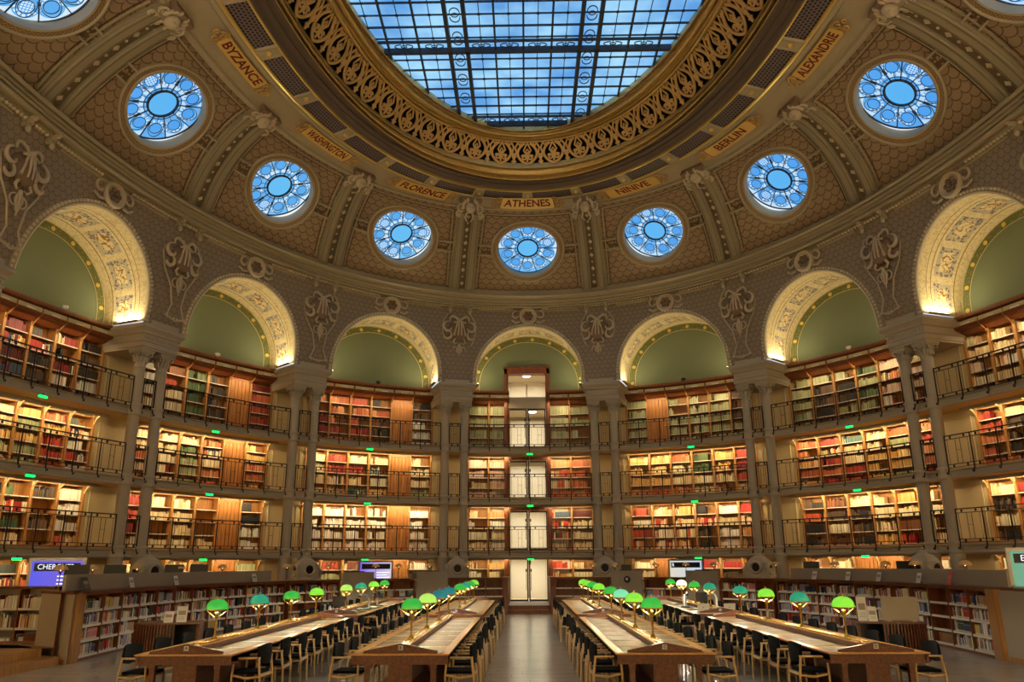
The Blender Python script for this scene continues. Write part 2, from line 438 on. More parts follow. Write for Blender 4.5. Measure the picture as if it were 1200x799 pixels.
def shade_mat(name, rgb, em):
    m = bpy.data.materials.new(name); m.use_nodes = True; nt = m.node_tree; p = nt.nodes['Principled BSDF']
    p.inputs['Base Color'].default_value = (*lin(rgb), 1); p.inputs['Roughness'].default_value = .2; p.inputs['Coat Weight'].default_value = .5
    p.inputs['Emission Color'].default_value = (*lin(rgb), 1); p.inputs['Emission Strength'].default_value = em
    t = nt.nodes.new('ShaderNodeBsdfTranslucent'); t.inputs[0].default_value = (*lin(rgb), 1)
    mx = nt.nodes.new('ShaderNodeMixShader'); mx.inputs[0].default_value = .35
    o = nt.nodes['Material Output']
    nt.links.new(p.outputs[0], mx.inputs[1]); nt.links.new(t.outputs[0], mx.inputs[2]); nt.links.new(mx.outputs[0], o.inputs[0])
    return m
SH = {'green': shade_mat('green_lamp_glass', (70,190,84), .55), 'lime': shade_mat('lime_lamp_glass', (150,222,80), .6),
      'teal': shade_mat('teal_lamp_glass', (54,172,144), .5), 'blue': shade_mat('blue_green_lamp_glass', (50,140,150), .45),
      'pale': shade_mat('pale_teal_lamp_glass', (140,220,190), .6), 'yellow': shade_mat('yellow_green_lamp_glass', (186,226,120), .65),
      'white': shade_mat('white_lamp_glass', (250,246,230), 1.6)}

def book_mat(name, source):
    m = bpy.data.materials.new(name); m.use_nodes = True; nt = m.node_tree; p = nt.nodes['Principled BSDF']
    if source == 'attr':
        a = nt.nodes.new('ShaderNodeVertexColor'); a.layer_name = 'tint'; nt.links.new(a.outputs['Color'], p.inputs['Base Color'])
    else:
        a = nt.nodes.new('ShaderNodeObjectInfo'); nt.links.new(a.outputs['Color'], p.inputs['Base Color'])
    p.inputs['Roughness'].default_value = .55
    return m
M['books'] = book_mat('book_bindings', 'attr'); M['book'] = book_mat('book_cover', 'obj')
M['page'] = mat('book_pages', (226,216,190), .8)

def floor_mat():
    g = NT('waxed_dark_oak_floor')
    tc = g.n('ShaderNodeTexCoord'); sp = g.n('ShaderNodeSeparateXYZ'); g.L(tc.outputs['Object'], sp.inputs[0])
    x, y = sp.outputs[0], sp.outputs[1]
    V = g.math('DIVIDE', y, .14); row = g.math('FLOOR', V); fy = g.math('SUBTRACT', V, row)
    wn = g.n('ShaderNodeTexWhiteNoise', noise_dimensions='1D'); g.L(row, wn.inputs['W'])
    U = g.math('ADD', g.math('DIVIDE', x, 1.6), g.math('MULTIPLY', wn.outputs['Value'], 5.)); cu = g.math('FLOOR', U); fx = g.math('SUBTRACT', U, cu)
    w2 = g.n('ShaderNodeTexWhiteNoise', noise_dimensions='2D'); cb = g.n('ShaderNodeCombineXYZ'); g.L(cu, cb.inputs[0]); g.L(row, cb.inputs[1]); g.L(cb.outputs[0], w2.inputs['Vector'])
    c = g.mix(w2.outputs['Value'], (176,162,140), (186,172,148))
    gap = g.math('MAXIMUM', g.math('LESS_THAN', fy, .04), g.math('LESS_THAN', fx, .006))
    c = g.mix(gap, c, (104,88,72))
    g.L(c, g.p.inputs['Base Color'])
    nz = g.noise(2.0); g.L(g.math('MULTIPLY_ADD', nz, .12, .15), g.p.inputs['Roughness'])
    g.p.inputs['Specular IOR Level'].default_value = .6
    g.bump(g.noise(7.), .06, .02)
    return g.m
M['floor'] = floor_mat()
# ------------------------------------------------------------------ plan of the oval hall
YM = 16.4
class Oval:
    def __init__(s, r1=14.75, e=5.9, c=10.45, ym=YM):
        s.r1, s.e, s.c, s.ym = r1, e, c, ym; s.phi = math.atan2(c, e)
        s.R = r1 + math.hypot(c, e); s.q1 = r1*s.phi; s.q = s.q1 + s.R*(PI/2-s.phi); s.bay = s.q*4/16
    def at(s, t, d=0):
        u = (t*s.bay) % (4*s.q); sx = sy = 1
        if u > 2*s.q: u = 4*s.q-u; sx = -1
        if u > s.q: u = 2*s.q-u; sy = -1
        if u <= s.q1:
            a = u/s.r1; n = (math.sin(a), math.cos(a)); p = (n[0]*(s.r1-d), s.e+n[1]*(s.r1-d))
        else:
            a = s.phi+(u-s.q1)/s.R; n = (math.sin(a), math.cos(a)); p = (-s.c+n[0]*(s.R-d), n[1]*(s.R-d))
        return (p[0]*sx, s.ym+p[1]*sy), (-n[0]*sx, -n[1]*sy)
OV = Oval(); BAY = OV.bay
def op(t, d, z):
    p, n = OV.at(t, d); return Vector((p[0], p[1], z))
def ofr(t, d, z):
    """frame on the wall: X to the right along it, Y outward, Z up"""
    p, n = OV.at(t, d)
    return frame((p[0], p[1], z), (-n[1], n[0], 0), (-n[0], -n[1], 0), (0, 0, 1))
# rails of the vault (z, coefficients); every moulding is swept between two of them
def rail(z, a1, a3, b1, b3):
    def f(t):
        th = 2*PI*t/16
        return Vector((a1*math.sin(th)+a3*math.sin(3*th), YM+b1*math.cos(th)+b3*math.cos(3*th), z))
    return f
def lerpr(f, g, u): return lambda t: f(t)*(1-u)+g(t)*u
def rail_o(d, z): return lambda t: op(t, d, z)
R_IMP = rail_o(.45, 10.6)
R_ROS = rail(14.44, 15.66, .74, 19.96, .70)
def wallz(z):
    u = (z-10.6)/(14.44-10.6); return lerpr(R_IMP, R_ROS, u)
R_COR0 = wallz(14.72)
R_FOOT = rail(15.46, 15.23, .69, 19.44, .64)
R_MID = rail(16.8, 13.43, .75, 17.2, .9)
R_TOP = rail(18.0, 11.63, .77, 15.66, .54)
R_B = rail(18.5, 10.03, .67, 15.36, .64)
R_A = rail(18.62, 9.2, .57, 14.88, .52)
R_C = rail(18.95, 8.4, .40, 14.35, .40)
R_D = rail(19.1, 8.25, .53, 13.4, .5)
R_E = rail(20.0, 7.29, .5, 12.8, .6)
R_F = rail(20.35, 7.0, .38, 12.25, .9)

def tangent(f, t):
    d = f(t+.01)-f(t-.01); d.normalize(); return d
def sweep(mb, f, g, prof, t0, t1, n, mat=0, smooth=False, uvs=True, flip=False):
    """prof: list of (u across from rail f to rail g, h towards the room)"""
    cols = []; uv = []
    for k in range(n+1):
        t = t0+(t1-t0)*k/n; P = f(t); Q = g(t); tg = tangent(f, t); ac = Q-P; L = ac.length
        N = tg.cross(ac); N.normalize()
        if N.dot(Vector((0, YM, P.z-4))-P) < 0: N = -N
        cols.append([P+ac*u+N*h for u, h in prof]); uv.append([(t*BAY, u*L) for u, h in prof])
    mb.grid(cols, mat, uv if uvs else None, smooth=smooth, flip=flip)
def sweep_frame(f, g, t, u, h=0):
    P = f(t); Q = g(t); tg = tangent(f, t); ac = Q-P; N = tg.cross(ac); N.normalize()
    if N.dot(Vector((0, YM, P.z-4))-P) < 0: N = -N
    X = tg; Y = ac.normalized(); Yp = N.cross(X)
    if Yp.dot(Y) < 0: Yp = -Yp
    return frame(P+ac*u+N*h, X, Yp, N)

BN = {0:'the doorway bay'}
for k in range(1, 6):
    BN[-k] = 'the %s bay left of the doorway' % ORD[k-1]; BN[k] = 'the %s bay right of the doorway' % ORD[k-1]
CITY = {-3:'BYZANCE', -2:'WASHINGTON', -1:'FLORENCE', 0:'ATHENES', 1:'NINIVE', 2:'BERLIN', 3:'ALEXANDRIE'}
def PN(q):
    """pier q = half-integer; name it by the bays it parts"""
    k = int(abs(q)+.5); side = 'left' if q < 0 else 'right'
    return 'the %s pier %s of the doorway' % (ORD[k-1], side)
BAYS = range(-4, 5)

# ------------------------------------------------------------------ floors and plain shell
mb = MB()
pts = [op(t, -1.95, 0) for t in np.linspace(0, 16, 129)[:-1]]
mb.add(pts, [list(range(len(pts)))], 0)
mb.build('floor', M['floor'], kind='structure')

# raised ring floor behind the counters (two steps up)
RINGZ = .33
CP = [(-10.22,17.6),(-10.4,20),(-10.4,22.5),(-10.08,25.2),(-9.3,27.8),(-7.9,30.2),(-6.1,32.1),(-3.9,33.4),(-1.12,33.9)]
def cr(P, n=6):
    out = []
    for i in range(len(P)-1):
        p0 = P[max(i-1,0)]; p1 = P[i]; p2 = P[i+1]; p3 = P[min(i+2,len(P)-1)]
        for k in range(n):
            u = k/n
            out.append(tuple(.5*((2*p1[j])+(-p0[j]+p2[j])*u+(2*p0[j]-5*p1[j]+4*p2[j]-p3[j])*u*u+(-p0[j]+3*p1[j]-3*p2[j]+p3[j])*u**3) for j in range(2)))
    out.append(P[-1]); return out
CURL = cr(CP); 
def arclen(C):
    s = [0]
    for a, b in zip(C, C[1:]): s.append(s[-1]+math.dist(a, b))
    return s
SL = arclen(CURL)
def cpt(side, s, off=0):
    """point on the counter front line at arc length s from its near end, off = outward (towards the wall)"""
    s = max(0, min(SL[-1]-1e-6, s)); i = max(j for j in range(len(SL)-1) if SL[j] <= s)
    u = (s-SL[i])/(SL[i+1]-SL[i]); a = CURL[i]; b = CURL[i+1]
    def nn(i):
        i = max(0, min(len(CURL)-2, i)); x = CURL[i+1][0]-CURL[i][0]; y = CURL[i+1][1]-CURL[i][1]; l = math.hypot(x, y); return (-y/l, x/l)
    n0 = nn(i-1 if u < .5 else i); n1 = nn(i if u < .5 else i+1); w = u+.5 if u < .5 else u-.5
    n = [n0[k]*(1-w)+n1[k]*w for k in (0, 1)]; l = math.hypot(*n); n = (n[0]/l, n[1]/l)
    x = a[0]+(b[0]-a[0])*u+n[0]*off; y = a[1]+(b[1]-a[1])*u+n[1]*off
    if side > 0: return (-x-.2, y), (-n[0], n[1])
    return (x, y), n
def cfr(side, s, off, z):
    """frame on the counter: X to the right seen from the hall, Y away from the hall, Z up"""
    p, n = cpt(side, s, off); return frame((p[0], p[1], z), (n[1], -n[0], 0), (n[0], n[1], 0), (0, 0, 1))
CLEN = SL[-1]
for side, nm in ((-1, 'left'), (1, 'right')):
    mb = MB(); n = 60; rows = []
    for k in range(n+1):
        s = CLEN*k/n; p, nn_ = cpt(side, s, .12)
        best = min(np.linspace(0, 5, 101), key=lambda t: math.dist(OV.at(t*side, -1.5)[0], (p[0]+nn_[0]*5, p[1]+nn_[1]*5)) if k else abs(OV.at(t*side,-1.5)[0][1]-p[1]))
        q = OV.at(best*side if k < n else 0, -1.5)[0]
        if k == 0: q = (OV.at(3.85*side, -1.5)[0][0], 17.5)
        if k == n: q = (p[0], 38.6)
        rows.append([Vector((p[0], p[1], 0)), Vector((p[0], p[1], RINGZ)), Vector((q[0], q[1], RINGZ))])
    mb.grid(rows, 0, smooth=False)
    mb.build('floor_ring_'+nm, M['ringfloor'], kind='structure')
# floor in front of the door, and its two steps
mb = MB(); mb.box(-1.14, .93, 35.0, 38.9, .0, RINGZ)
mb.build('floor_landing', M['ringfloor'], kind='structure')
st = empty('entrance_steps', T(-.1, 34.3, 0), 'two dark wooden steps up to the glass entrance doors', 'steps')
for k in (0, 1):
    b = MB(); b.box(-1.03, 1.03, k*.35, .72, 0, .165*(k+1)-.015, 0); b.box(-1.03, 1.03, k*.35-.02, .72, .165*(k+1)-.015, .165*(k+1), 1)
    b.build('step', [M['wood_dark'], M['wood']], st)

# back wall of every bay, lunettes, vaults, spandrels
RA = 2.66; SPR = 10.62; STILT = .33
def arch_z(x, r=RA):
    x = min(abs(x), r); return SPR+STILT+math.sqrt(max(r*r-x*x, 0))*(13.66-SPR-STILT)/RA
XS = sorted(set([-RA+1e-9, RA-1e-9]+[RA*math.cos(a)*-1 for a in np.linspace(0, PI, 33)]))
mbw = {}
for i in BAYS:
    # --- spandrel wall
    mb = MB(); hb = BAY/2
    xs = [-hb, -hb+.45, -RA-1e-4]+XS+[RA+1e-4, hb-.45, hb]
    rows = []; uv = []
    for x in xs:
        z0 = SPR if abs(x) > RA else arch_z(x); z1 = 14.75; r = []; u = []
        for k in range(5):
            z = z0+(z1-z0)*k/4; r.append(wallz(z)(i+x/BAY)); u.append((x+i*BAY, z))
        rows.append(r); uv.append(u)
    mb.grid(rows, 0, uv, smooth=False, flip=False)
    mb.build('wall_arcade', M['spandrel'], kind='structure')
    # --- vault soffit
    mb = MB(); rows = []; uv = []; angs = np.linspace(0, PI, 41); L = 0; last = None
    prof = [(-RA, SPR-.02)]+[(-RA*math.cos(a), SPR+STILT+math.sin(a)*(13.66-SPR-STILT)) for a in angs]+[(RA, SPR-.02)]
    for x, z in prof:
        if last: L += math.dist(last, (x, z))
        last = (x, z)
        P = wallz(z)(i+x/BAY); Q = op(i+x/BAY, -1.5, z)
        rows.append([P*(1-u)+Q*u for u in (0, .25, .5, .75, 1)]); uv.append([(L, u) for u in (0, .25, .5, .75, 1)])
    mb.grid(rows, 0, uv, smooth=True)
    mb.build('ceiling_arch_vault', M['soffit_paint'], kind='structure')
    # --- archivolt: moulded edge with a bead row
    mb = MB()
    def ap(a, r, h):
        x = -r*math.cos(a); z = SPR+STILT+math.sin(a)*(13.66-SPR-STILT)*r/RA
        if a <= 0 or a >= PI: z = SPR+STILT
        P = wallz(z)(i+x/BAY); nrm = OV.at(i)[1]; return P+Vector((nrm[0], nrm[1], 0))*h
    A2 = list(np.linspace(0, PI, 49))
    def strip(r0, h0, r1, h1, m):
        rr = [[wallz(SPR)(i-r0/BAY)+Vector((*OV.at(i)[1], 0))*h0, wallz(SPR)(i-r1/BAY)+Vector((*OV.at(i)[1], 0))*h1]]
        rr += [[ap(a, r0, h0), ap(a, r1, h1)] for a in A2]
        rr += [[wallz(SPR)(i+r0/BAY)+Vector((*OV.at(i)[1], 0))*h0, wallz(SPR)(i+r1/BAY)+Vector((*OV.at(i)[1], 0))*h1]]
        mb.grid(rr, m, smooth=False)
    strip(RA, -.02, RA, .07, 1); strip(RA, .07, RA+.06, .09, 1); strip(RA+.06, .09, RA+.09, .05, 0); strip(RA+.09, .05, RA+.2, .04, 0); strip(RA+.2, .04, RA+.22, 0, 0)
    for a in np.linspace(0.03, PI-.03, 58):
        p = ap(a, RA+.15, .05); mb.ball(p, .062, 6, 4, 1)
    for sx in (-1, 1):
        for z in (SPR+.05, SPR+.2):
            x = sx*(RA+.15); p = wallz(z)(i+x/BAY)+Vector((*OV.at(i)[1], 0))*.05; mb.ball(p, .062, 6, 4, 1)
    mb.build('trim_archivolt', [M['moulding'], M['bead']], kind='structure')
    # --- lunette wall at the back (green) above the bookcases, with its ornament band
    mb = MB(); rows = []
    for x in [-hb]+XS+[hb]:
        zt = arch_z(x) if abs(x) < RA else SPR
        z0 = 10.25
        rows.append([op(i+x/BAY, -1.5, z0), op(i+x/BAY, -1.5, zt+.03)])
    if i == 0:   # leave the doorway portal open
        mb2 = [r for r in rows]; 
        for (a, b) in ((-hb, -1.1), (.9, hb)):
            xs2 = [a]+[x for x in XS if a < x < b]+[b]
            mb.grid([[op(x/BAY, -1.5, 10.25), op(x/BAY, -1.5, (arch_z(x) if abs(x) < RA else SPR)+.03)] for x in xs2], 0, smooth=False)
        xs2 = [-1.1]+[x for x in XS if -1.1 < x < .9]+[.9]
        mb.grid([[op(x/BAY, -1.5, 11.7), op(x/BAY, -1.5, arch_z(x)+.03)] for x in xs2], 0, smooth=False)
    else: mb.grid(rows, 0, smooth=False)
    rr = []; uv = []; L = 0; last = None
    for a in [None]+list(np.linspace(0, PI, 41))+[None]:
        pass
    seq = [(-1, 10.4)]+[('a', a) for a in np.linspace(0, PI, 41)]+[(1, 10.4)]
    for q in seq:
        pr = []
        for r in (RA-.02, RA-.34):
            if q[0] == 'a': x = -r*math.cos(q[1]); z = SPR+STILT+math.sin(q[1])*(13.66-SPR-STILT)*r/RA
            else: x = q[0]*r; z = q[1]
            pr.append((x, z))
        c = pr[0]
        if last: L += math.dist(last, c)
        last = c
        rr.append([op(i+x/BAY, -1.47, z) for x, z in pr]); uv.append([(L, 0), (L, 1)])
    mb.grid(rr, 1, uv, smooth=False)
    mb.build('wall_lunette', [M['green'], M['band']], kind='structure')

# plaster back wall + projecting panels behind the piers
mb = MB()
ts = [t for t in np.linspace(-4.6, 4.6, 185)]
for a, b in ((-4.6, -1.15/BAY), (.95/BAY, 4.6)):
    tt = [a]+[t for t in ts if a < t < b]+[b]
    mb.grid([[op(t, -1.92, 0), op(t, -1.92, 10.62)] for t in tt], 0, smooth=False)
mb.build('wall_back', M['ochre'], kind='structure')
for k in range(-5, 5):
    q = k+.5; mb = MB()
    w = .118
    tt = np.linspace(q-w, q+w, 7)
    mb.grid([[op(t, -1.5, RINGZ), op(t, -1.5, 10.3)] for t in tt], 0, smooth=False)
    for t in (q-w, q+w): mb.grid([[op(t, -1.5, RINGZ), op(t, -1.5, 10.3)], [op(t, -1.92, RINGZ), op(t, -1.92, 10.3)]], 0, smooth=False)
    # raised panel frames, one per storey
    for z0, z1 in ((.6, 2.2), (2.8, 4.65), (5.25, 7.1), (7.65, 9.75)):
        for (ta, tb, za, zb) in ((q-.085, q+.085, z0, z0+.05), (q-.085, q+.085, z1-.05, z1), (q-.085, q-.078, z0, z1), (q+.078, q+.085, z0, z1)):
            F = [op(t, -1.47, z) for z in (za, zb) for t in (ta, tb)]
            B = [op(t, -1.5, z) for z in (za, zb) for t in (ta, tb)]
            mb.add([F[0],F[1],F[3],F[2],B[0],B[1],B[3],B[2]], [(0,1,2,3),(0,1,5,4),(1,2,6,5),(2,3,7,6),(3,0,4,7)], 0)
    mb.build('wall_pilaster', M['ochre'], kind='structure')
# the part of the oval behind the photographer: plain closed arcade wall
mb = MB()
tt = np.linspace(4.5, 11.5, 57)
mb.grid([[op(t, .1, 0), op(t, .1, 10.6), R_ROS(t), R_FOOT(t)] for t in tt], 0, [[(t*BAY, 0), (t*BAY, 10.6), (t*BAY, 14.4), (t*BAY, 15.4)] for t in tt], smooth=False)
for t in (4.5, 11.5): mb.grid([[op(t, .1, 0), op(t, .1, 14)], [op(t, -1.95, 0), op(t, -1.95, 14)]], 0, smooth=False)
mb.build('wall_near', M['ochre'], kind='structure')

# ------------------------------------------------------------------ cornice above the arches
mb = MB()
prof = [(0,0),(0,.08),(.06,.14),(.08,.08),(.13,.12),(.17,.36),(.22,.46),(.27,.46),(.28,.32),(.36,.30),(.37,.40),(.41,.42),(.42,.30),(.53,.28),(.54,.36),(.58,.38),(.59,.24),(.70,.22),(.74,.34),(.86,.38),(.90,.24),(1,.02),(1.0,-.3)]
sweep(mb, R_COR0, R_FOOT, prof, 0, 16, 256, 0)
mb.build('trim_cornice', M['moulding'], kind='structure')
mb = MB()   # scalloped hanging edge below the cornice
for k in range(int(16*BAY/.16)):
    t = k*.16/BAY
    if abs(((t+.5) % 1)-.5) < .1 or (4.7 < t < 11.3): continue
    p = wallz(14.66)(t); n = OV.at(t)[1]; mb.ball(p+Vector((n[0]*.06, n[1]*.06, 0)), .075, 6, 4, 0, (1, 1, .8))
mb.build('trim_cornice_beads', M['bead'], kind='structure')
mb = MB()
for i in range(-4, 5):      # flat fillets framing the spandrels
    sweep(mb, wallz(14.52), wallz(14.60), [(0,0),(0,.04),(1,.04),(1,0)], i-.36, i+.36, 24, 0)
mb.build('trim_spandrel_fillet', M['moulding'], kind='structure')
# ------------------------------------------------------------------ dome panels with round windows
def dome(t, v):
    """v 0..1 from the cornice to the crown ring: smooth curve through three rails"""
    a, b, c = R_FOOT(t), R_MID(t), R_TOP(t)
    q = b*2-(a+c)*.5
    return a*(1-v)**2+q*2*v*(1-v)+c*v*v
VL = 4.75
def dwidth(t, v): return (dome(t+.02, v)-dome(t-.02, v)).length/.04
def dfr(t, v, h=0):
    e = .01; X = dome(t+e, v)-dome(t-e, v); Y = dome(t, min(1.05, v+e))-dome(t, v-e); X.normalize(); N = X.cross(Y); N.normalize()
    if N.dot(Vector((0, YM, 2))-dome(t, v)) < 0: N = -N
    Y2 = N.cross(X)
    if Y2.dot(Y) < 0: Y2 = -Y2
    return frame(dome(t, v)+N*h, X, Y2, N)
OR_ = 1.46; VC = .50
def dpt(i, x, y, h=0):
    """x across, y up the panel in metres from the window centre"""
    v = VC+y/VL; w = dwidth(i, max(0, min(1, v)))
    F = dfr(i+x/w, v, h); return F.translation
def panel(i):
    mb = MB(); n = 64; rows = []; uv = []
    y0, y1 = -VC*VL, (1-VC)*VL
    ang = [2*PI*k/n for k in range(n)]
    # make sure corners are hit
    wt = dwidth(i, 1)*.5; wb = dwidth(i, 0)*.5
    def hitr(a):
        dx, dy = math.cos(a), math.sin(a); best = 1e9
        if dy > 1e-6: best = min(best, y1/dy)
        if dy < -1e-6: best = min(best, y0/dy)
        # sides: x = half width(y) (linear)
        for sg in (-1, 1):
            # half(y) = wb + (wt-wb)*(y-y0)/(y1-y0)
            k = (wt-wb)/(y1-y0); den = sg*dx-k*dy
            if den > 1e-6:
                r = (wb-k*y0)/den
                if r > 0: best = min(best, r)
        return best
    cor = [math.atan2(y1, wt), math.atan2(y1, -wt), math.atan2(y0, wb), math.atan2(y0, -wb)]
    ang = sorted([a for a in ang]+[c % (2*PI) for c in cor])
    ang.append(ang[0]+2*PI)
    for a in ang:
        R = hitr(a); r = []; u = []
        for k in range(7):
            rr = OR_+(R-OR_)*k/6; x, y = rr*math.cos(a), rr*math.sin(a)
            r.append(dpt(i, x, y)); u.append((x, y))
        rows.append(r); uv.append(u)
    mb.grid(rows, 0, uv, smooth=True)
    return mb
def ringband(mb, i, r0, h0, r1, h1, m, n=64, u=False):
    rows = []; uv = []
    for k in range(n+1):
        a = 2*PI*k/n; rows.append([dpt(i, r*math.cos(a), r*math.sin(a), h) for r, h in ((r0, h0), (r1, h1))]); uv.append([(a*r0, 0), (a*r0, 1)])
    mb.grid(rows, m, uv, smooth=False)
WN = 0
for i in BAYS:
    panel(i).build('ceiling_dome_panel', M['scales'], kind='structure')
    # window: frame, leading, glass
    wf = dfr(i, VC); we = empty('window_%d' % (WN+1), wf); we['kind'] = 'structure'; WN += 1
    mb = MB()
    for (a, b, c, d, m) in ((1.80, 0, 1.80, .07, 0), (1.80, .07, 1.74, .10, 0), (1.74, .10, 1.70, .05, 0), (1.56, .05, 1.52, .09, 0), (1.52, .09, 1.46, .08, 0), (1.46, .08, 1.46, -.30, 2)):
        ringband(mb, i, a, b, c, d, m)
    ringband(mb, i, 1.70, .05, 1.56, .05, 1, u=True)
    wbuild(mb, 'window_frame', [M['moulding'], M['guilloche'], M['reveal']], we)
    W = MB(); D = -.24
    def L2(r, a): return Vector((r*math.cos(a), r*math.sin(a), D))
    def ring(r, w, c=(0, 0), n=40): W.tube([(c[0]+r*math.cos(2*PI*k/n), c[1]+r*math.sin(2*PI*k/n), D) for k in range(n)], w, 4, 0, closed=True, ref=(0,0,1))
    ring(.50, .045); ring(.62, .014); ring(1.45, .03, n=56)
    a0 = PI/2+PI/10
    for k in range(10):
        a = a0+2*PI*k/10; W.tube([L2(.5, a), L2(1.46, a)], .022, 4, 0)
        b = a+PI/10; c = (1.01*math.cos(b), 1.01*math.sin(b)); ring(.21, .013, c, 18)
        # petal outline
        pts = []
        for u in np.linspace(-1, 1, 15):
            r = 1.01+.34*math.cos(u*PI*.72); pts.append(L2(r, b+(.25*math.sin(u*PI*.72))*1.05/max(r, .5)))
        W.tube(pts, .013, 4, 0)
        W.tube([L2(.5, b), L2(.80, b)], .010, 4, 0); 
    W.build('leading', M['lead'], we)
    G = MB(); n = 56
    G.add([(0,0,D-.02)]+[(1.46*math.cos(2*PI*k/n), 1.46*math.sin(2*PI*k/n), D-.02) for k in range(n)], [(0, 1+k, 1+(k+1) % n) for k in range(n)], 0)
    G.build('window_glass', M['roseglass'], we)
    # carved fret panels left and right of the window, moulded border of the panel
    mb = MB()
    for sx in (-1, 1):
        w0 = dwidth(i, VC)*.5-.62
        for (x0, x1, y0, y1, h, m) in ((1.82, w0, -.24, .24, .02, 1), (1.80, w0, .24, .31, .12, 0), (1.80, w0, -.31, -.24, .12, 0)):
            if x1 <= x0: continue
            xs = [x0, (x0+x1)/2, x1]
            pf_ = ((y0, h), (y1, h)) if m else ((y0, 0), (y0, h), (y1, h), (y1, 0))
            rows = [[dpt(i, sx*x, y, hh) for y, hh in pf_] for x in xs]
            mb.grid(rows, m, [[(x, y) for y, hh in pf_] for x in xs], smooth=False)
    mb.build('trim_window_side_panel', [M['moulding'], M['fretpanel']], kind='structure')
    mb = MB()
    y0, y1 = -VC*VL+.12, (1-VC)*VL-.22
    def edge(pts, w, h, m):
        rows = []
        for (x, y), (nx, ny) in pts: rows.append([dpt(i, x, y, 0), dpt(i, x, y, h), dpt(i, x+nx*w, y+ny*w, h), dpt(i, x+nx*w, y+ny*w, 0)])
        mb.grid(rows, m, smooth=False)
    def hw(y):
        v = VC+y/VL; return dwidth(i, max(0, min(1, v)))*.5-.72
    for (dd, w, h, m) in ((0, .05, .05, 0), (.10, .03, .02, 1)):
        for sx in (-1, 1):
            edge([((sx*(hw(y)-dd), y), (-sx, 0)) for y in np.linspace(y0+dd, y1-dd, 9)], w, h, m)
        edge([((x*(hw(y1)-dd), y1-dd), (0, -1)) for x in np.linspace(-1, 1, 9)], w, h, m)
    mb.build('trim_panel_border', [M['moulding'], M['darkline']], kind='structure')
# plain dome behind
mb = MB(); tt = np.linspace(4.5, 11.5, 57)
mb.grid([[dome(t, v) for v in np.linspace(0, 1, 7)] for t in tt], 0, [[(t*BAY, v*VL) for v in np.linspace(0, 1, 7)] for t in tt])
mb.build('ceiling_dome_near', M['scales'], kind='structure')

# ------------------------------------------------------------------ paired ribs over every pier
for k in range(-5, 5):
    q = k+.5
    mb = MB()
    def rp(x, v, h): 
        w = dwidth(q, v); return dfr(q+x/w, v, h).translation
    vs = list(np.linspace(-.02, 1.0, 15))
    S = 1-.0
    for sx in (-1, 1):
        pr = [(.17, 0), (.17, .16), (.20, .20), (.56, .20), (.59, .16), (.59, .10), (.66, .08), (.66, 0)]
        rows = [[rp(sx*x*(1-.12*v), v, h) for x, h in pr] for v in vs]; mb.grid(rows, 0, smooth=False)
        rows = [[rp(sx*x*(1-.12*v), v, .215) for x in (.24, .26)] for v in vs]; mb.grid(rows, 1, smooth=False)
        rows = [[rp(sx*x*(1-.12*v), v, .215) for x in (.50, .52)] for v in vs]; mb.grid(rows, 1, smooth=False)
        # little foot block and capital
        for v0, v1, g in ((-.015, .02, .04), (.94, 1.0, .05)):
            rows = [[rp(sx*x, v, h+g) for x, h in ((.14, -.1), (.14, .2), (.60, .2), (.60, -.1))] for v in (v0, v1)]
            mb.grid(rows, 0, smooth=False)
            for r in rows: mb.add(r, [(0, 1, 2, 3)], 0)
    rows = [[rp(x, v, .06) for x in (-.17, .17)] for v in vs]; mb.grid(rows, 3, smooth=False)
    for j in range(11):      # diamonds between the ribs
        v = .07+j*.083; a = .10; b = .13 if j % 2 == 0 else .07; a *= (1 if j % 2 == 0 else .6)
        c = dfr(q, v, .07); mb.add([c @ Vector(p) for p in ((-a,0,0),(0,-b,0),(a,0,0),(0,b,0),(0,0,.05))], [(0,1,4),(1,2,4),(2,3,4),(3,0,4)], 2)
    mb.build('ceiling_rib', [M['rib'], M['darkline'], M['bead'], M['ribstrip']], kind='structure')
    # mask console where the ribs meet the ring
    cf = sweep_frame(R_TOP, R_B, q, .0, .05)
    e = empty('rib_console', cf, 'carved console of scrolls and leaves crowning %s' % PN(q), 'carved ornament', 'consoles below the crown ring')
    b = MB(); b.box(-.42, .42, -.28, .42, -.1, .16); b.box(-.5, .5, .28, .46, -.1, .24)
    b.build('block', M['ornament_dark'], e)
    b = MB()
    b.ball((0, .02, .22), .26, 12, 8, 0, (.9, 1, .8)); b.ball((0, .06, .42), .07, 8, 5, 0)
    for sx in (-1, 1):
        b.ball((sx*.1, .1, .38), .05, 6, 4, 0)
        for r0, cx, cy in ((.2, .42, .02), (.15, .5, -.28)):
            pts = [(sx*(cx+(r0*(1-u*.8))*math.cos(u*9-2)), cy+(r0*(1-u*.8))*math.sin(u*9-2), .2) for u in np.linspace(0, 1, 18)]
            b.tube(pts, [.055*(1-u*.5) for u in np.linspace(0, 1, 18)], 6)
        for a in range(4):
            an = .5+a*.42; b.ball((sx*.34*math.sin(an), .3*math.cos(an)+.1, .2), .13, 8, 5, 0, (.7, 1.1, .5))
        b.tube([(sx*.12, -.2, .2), (sx*.2, -.45, .2), (sx*.08, -.62, .15)], [.06, .05, .03], 6)
    b.build('scrollwork', M['ornament'], e)

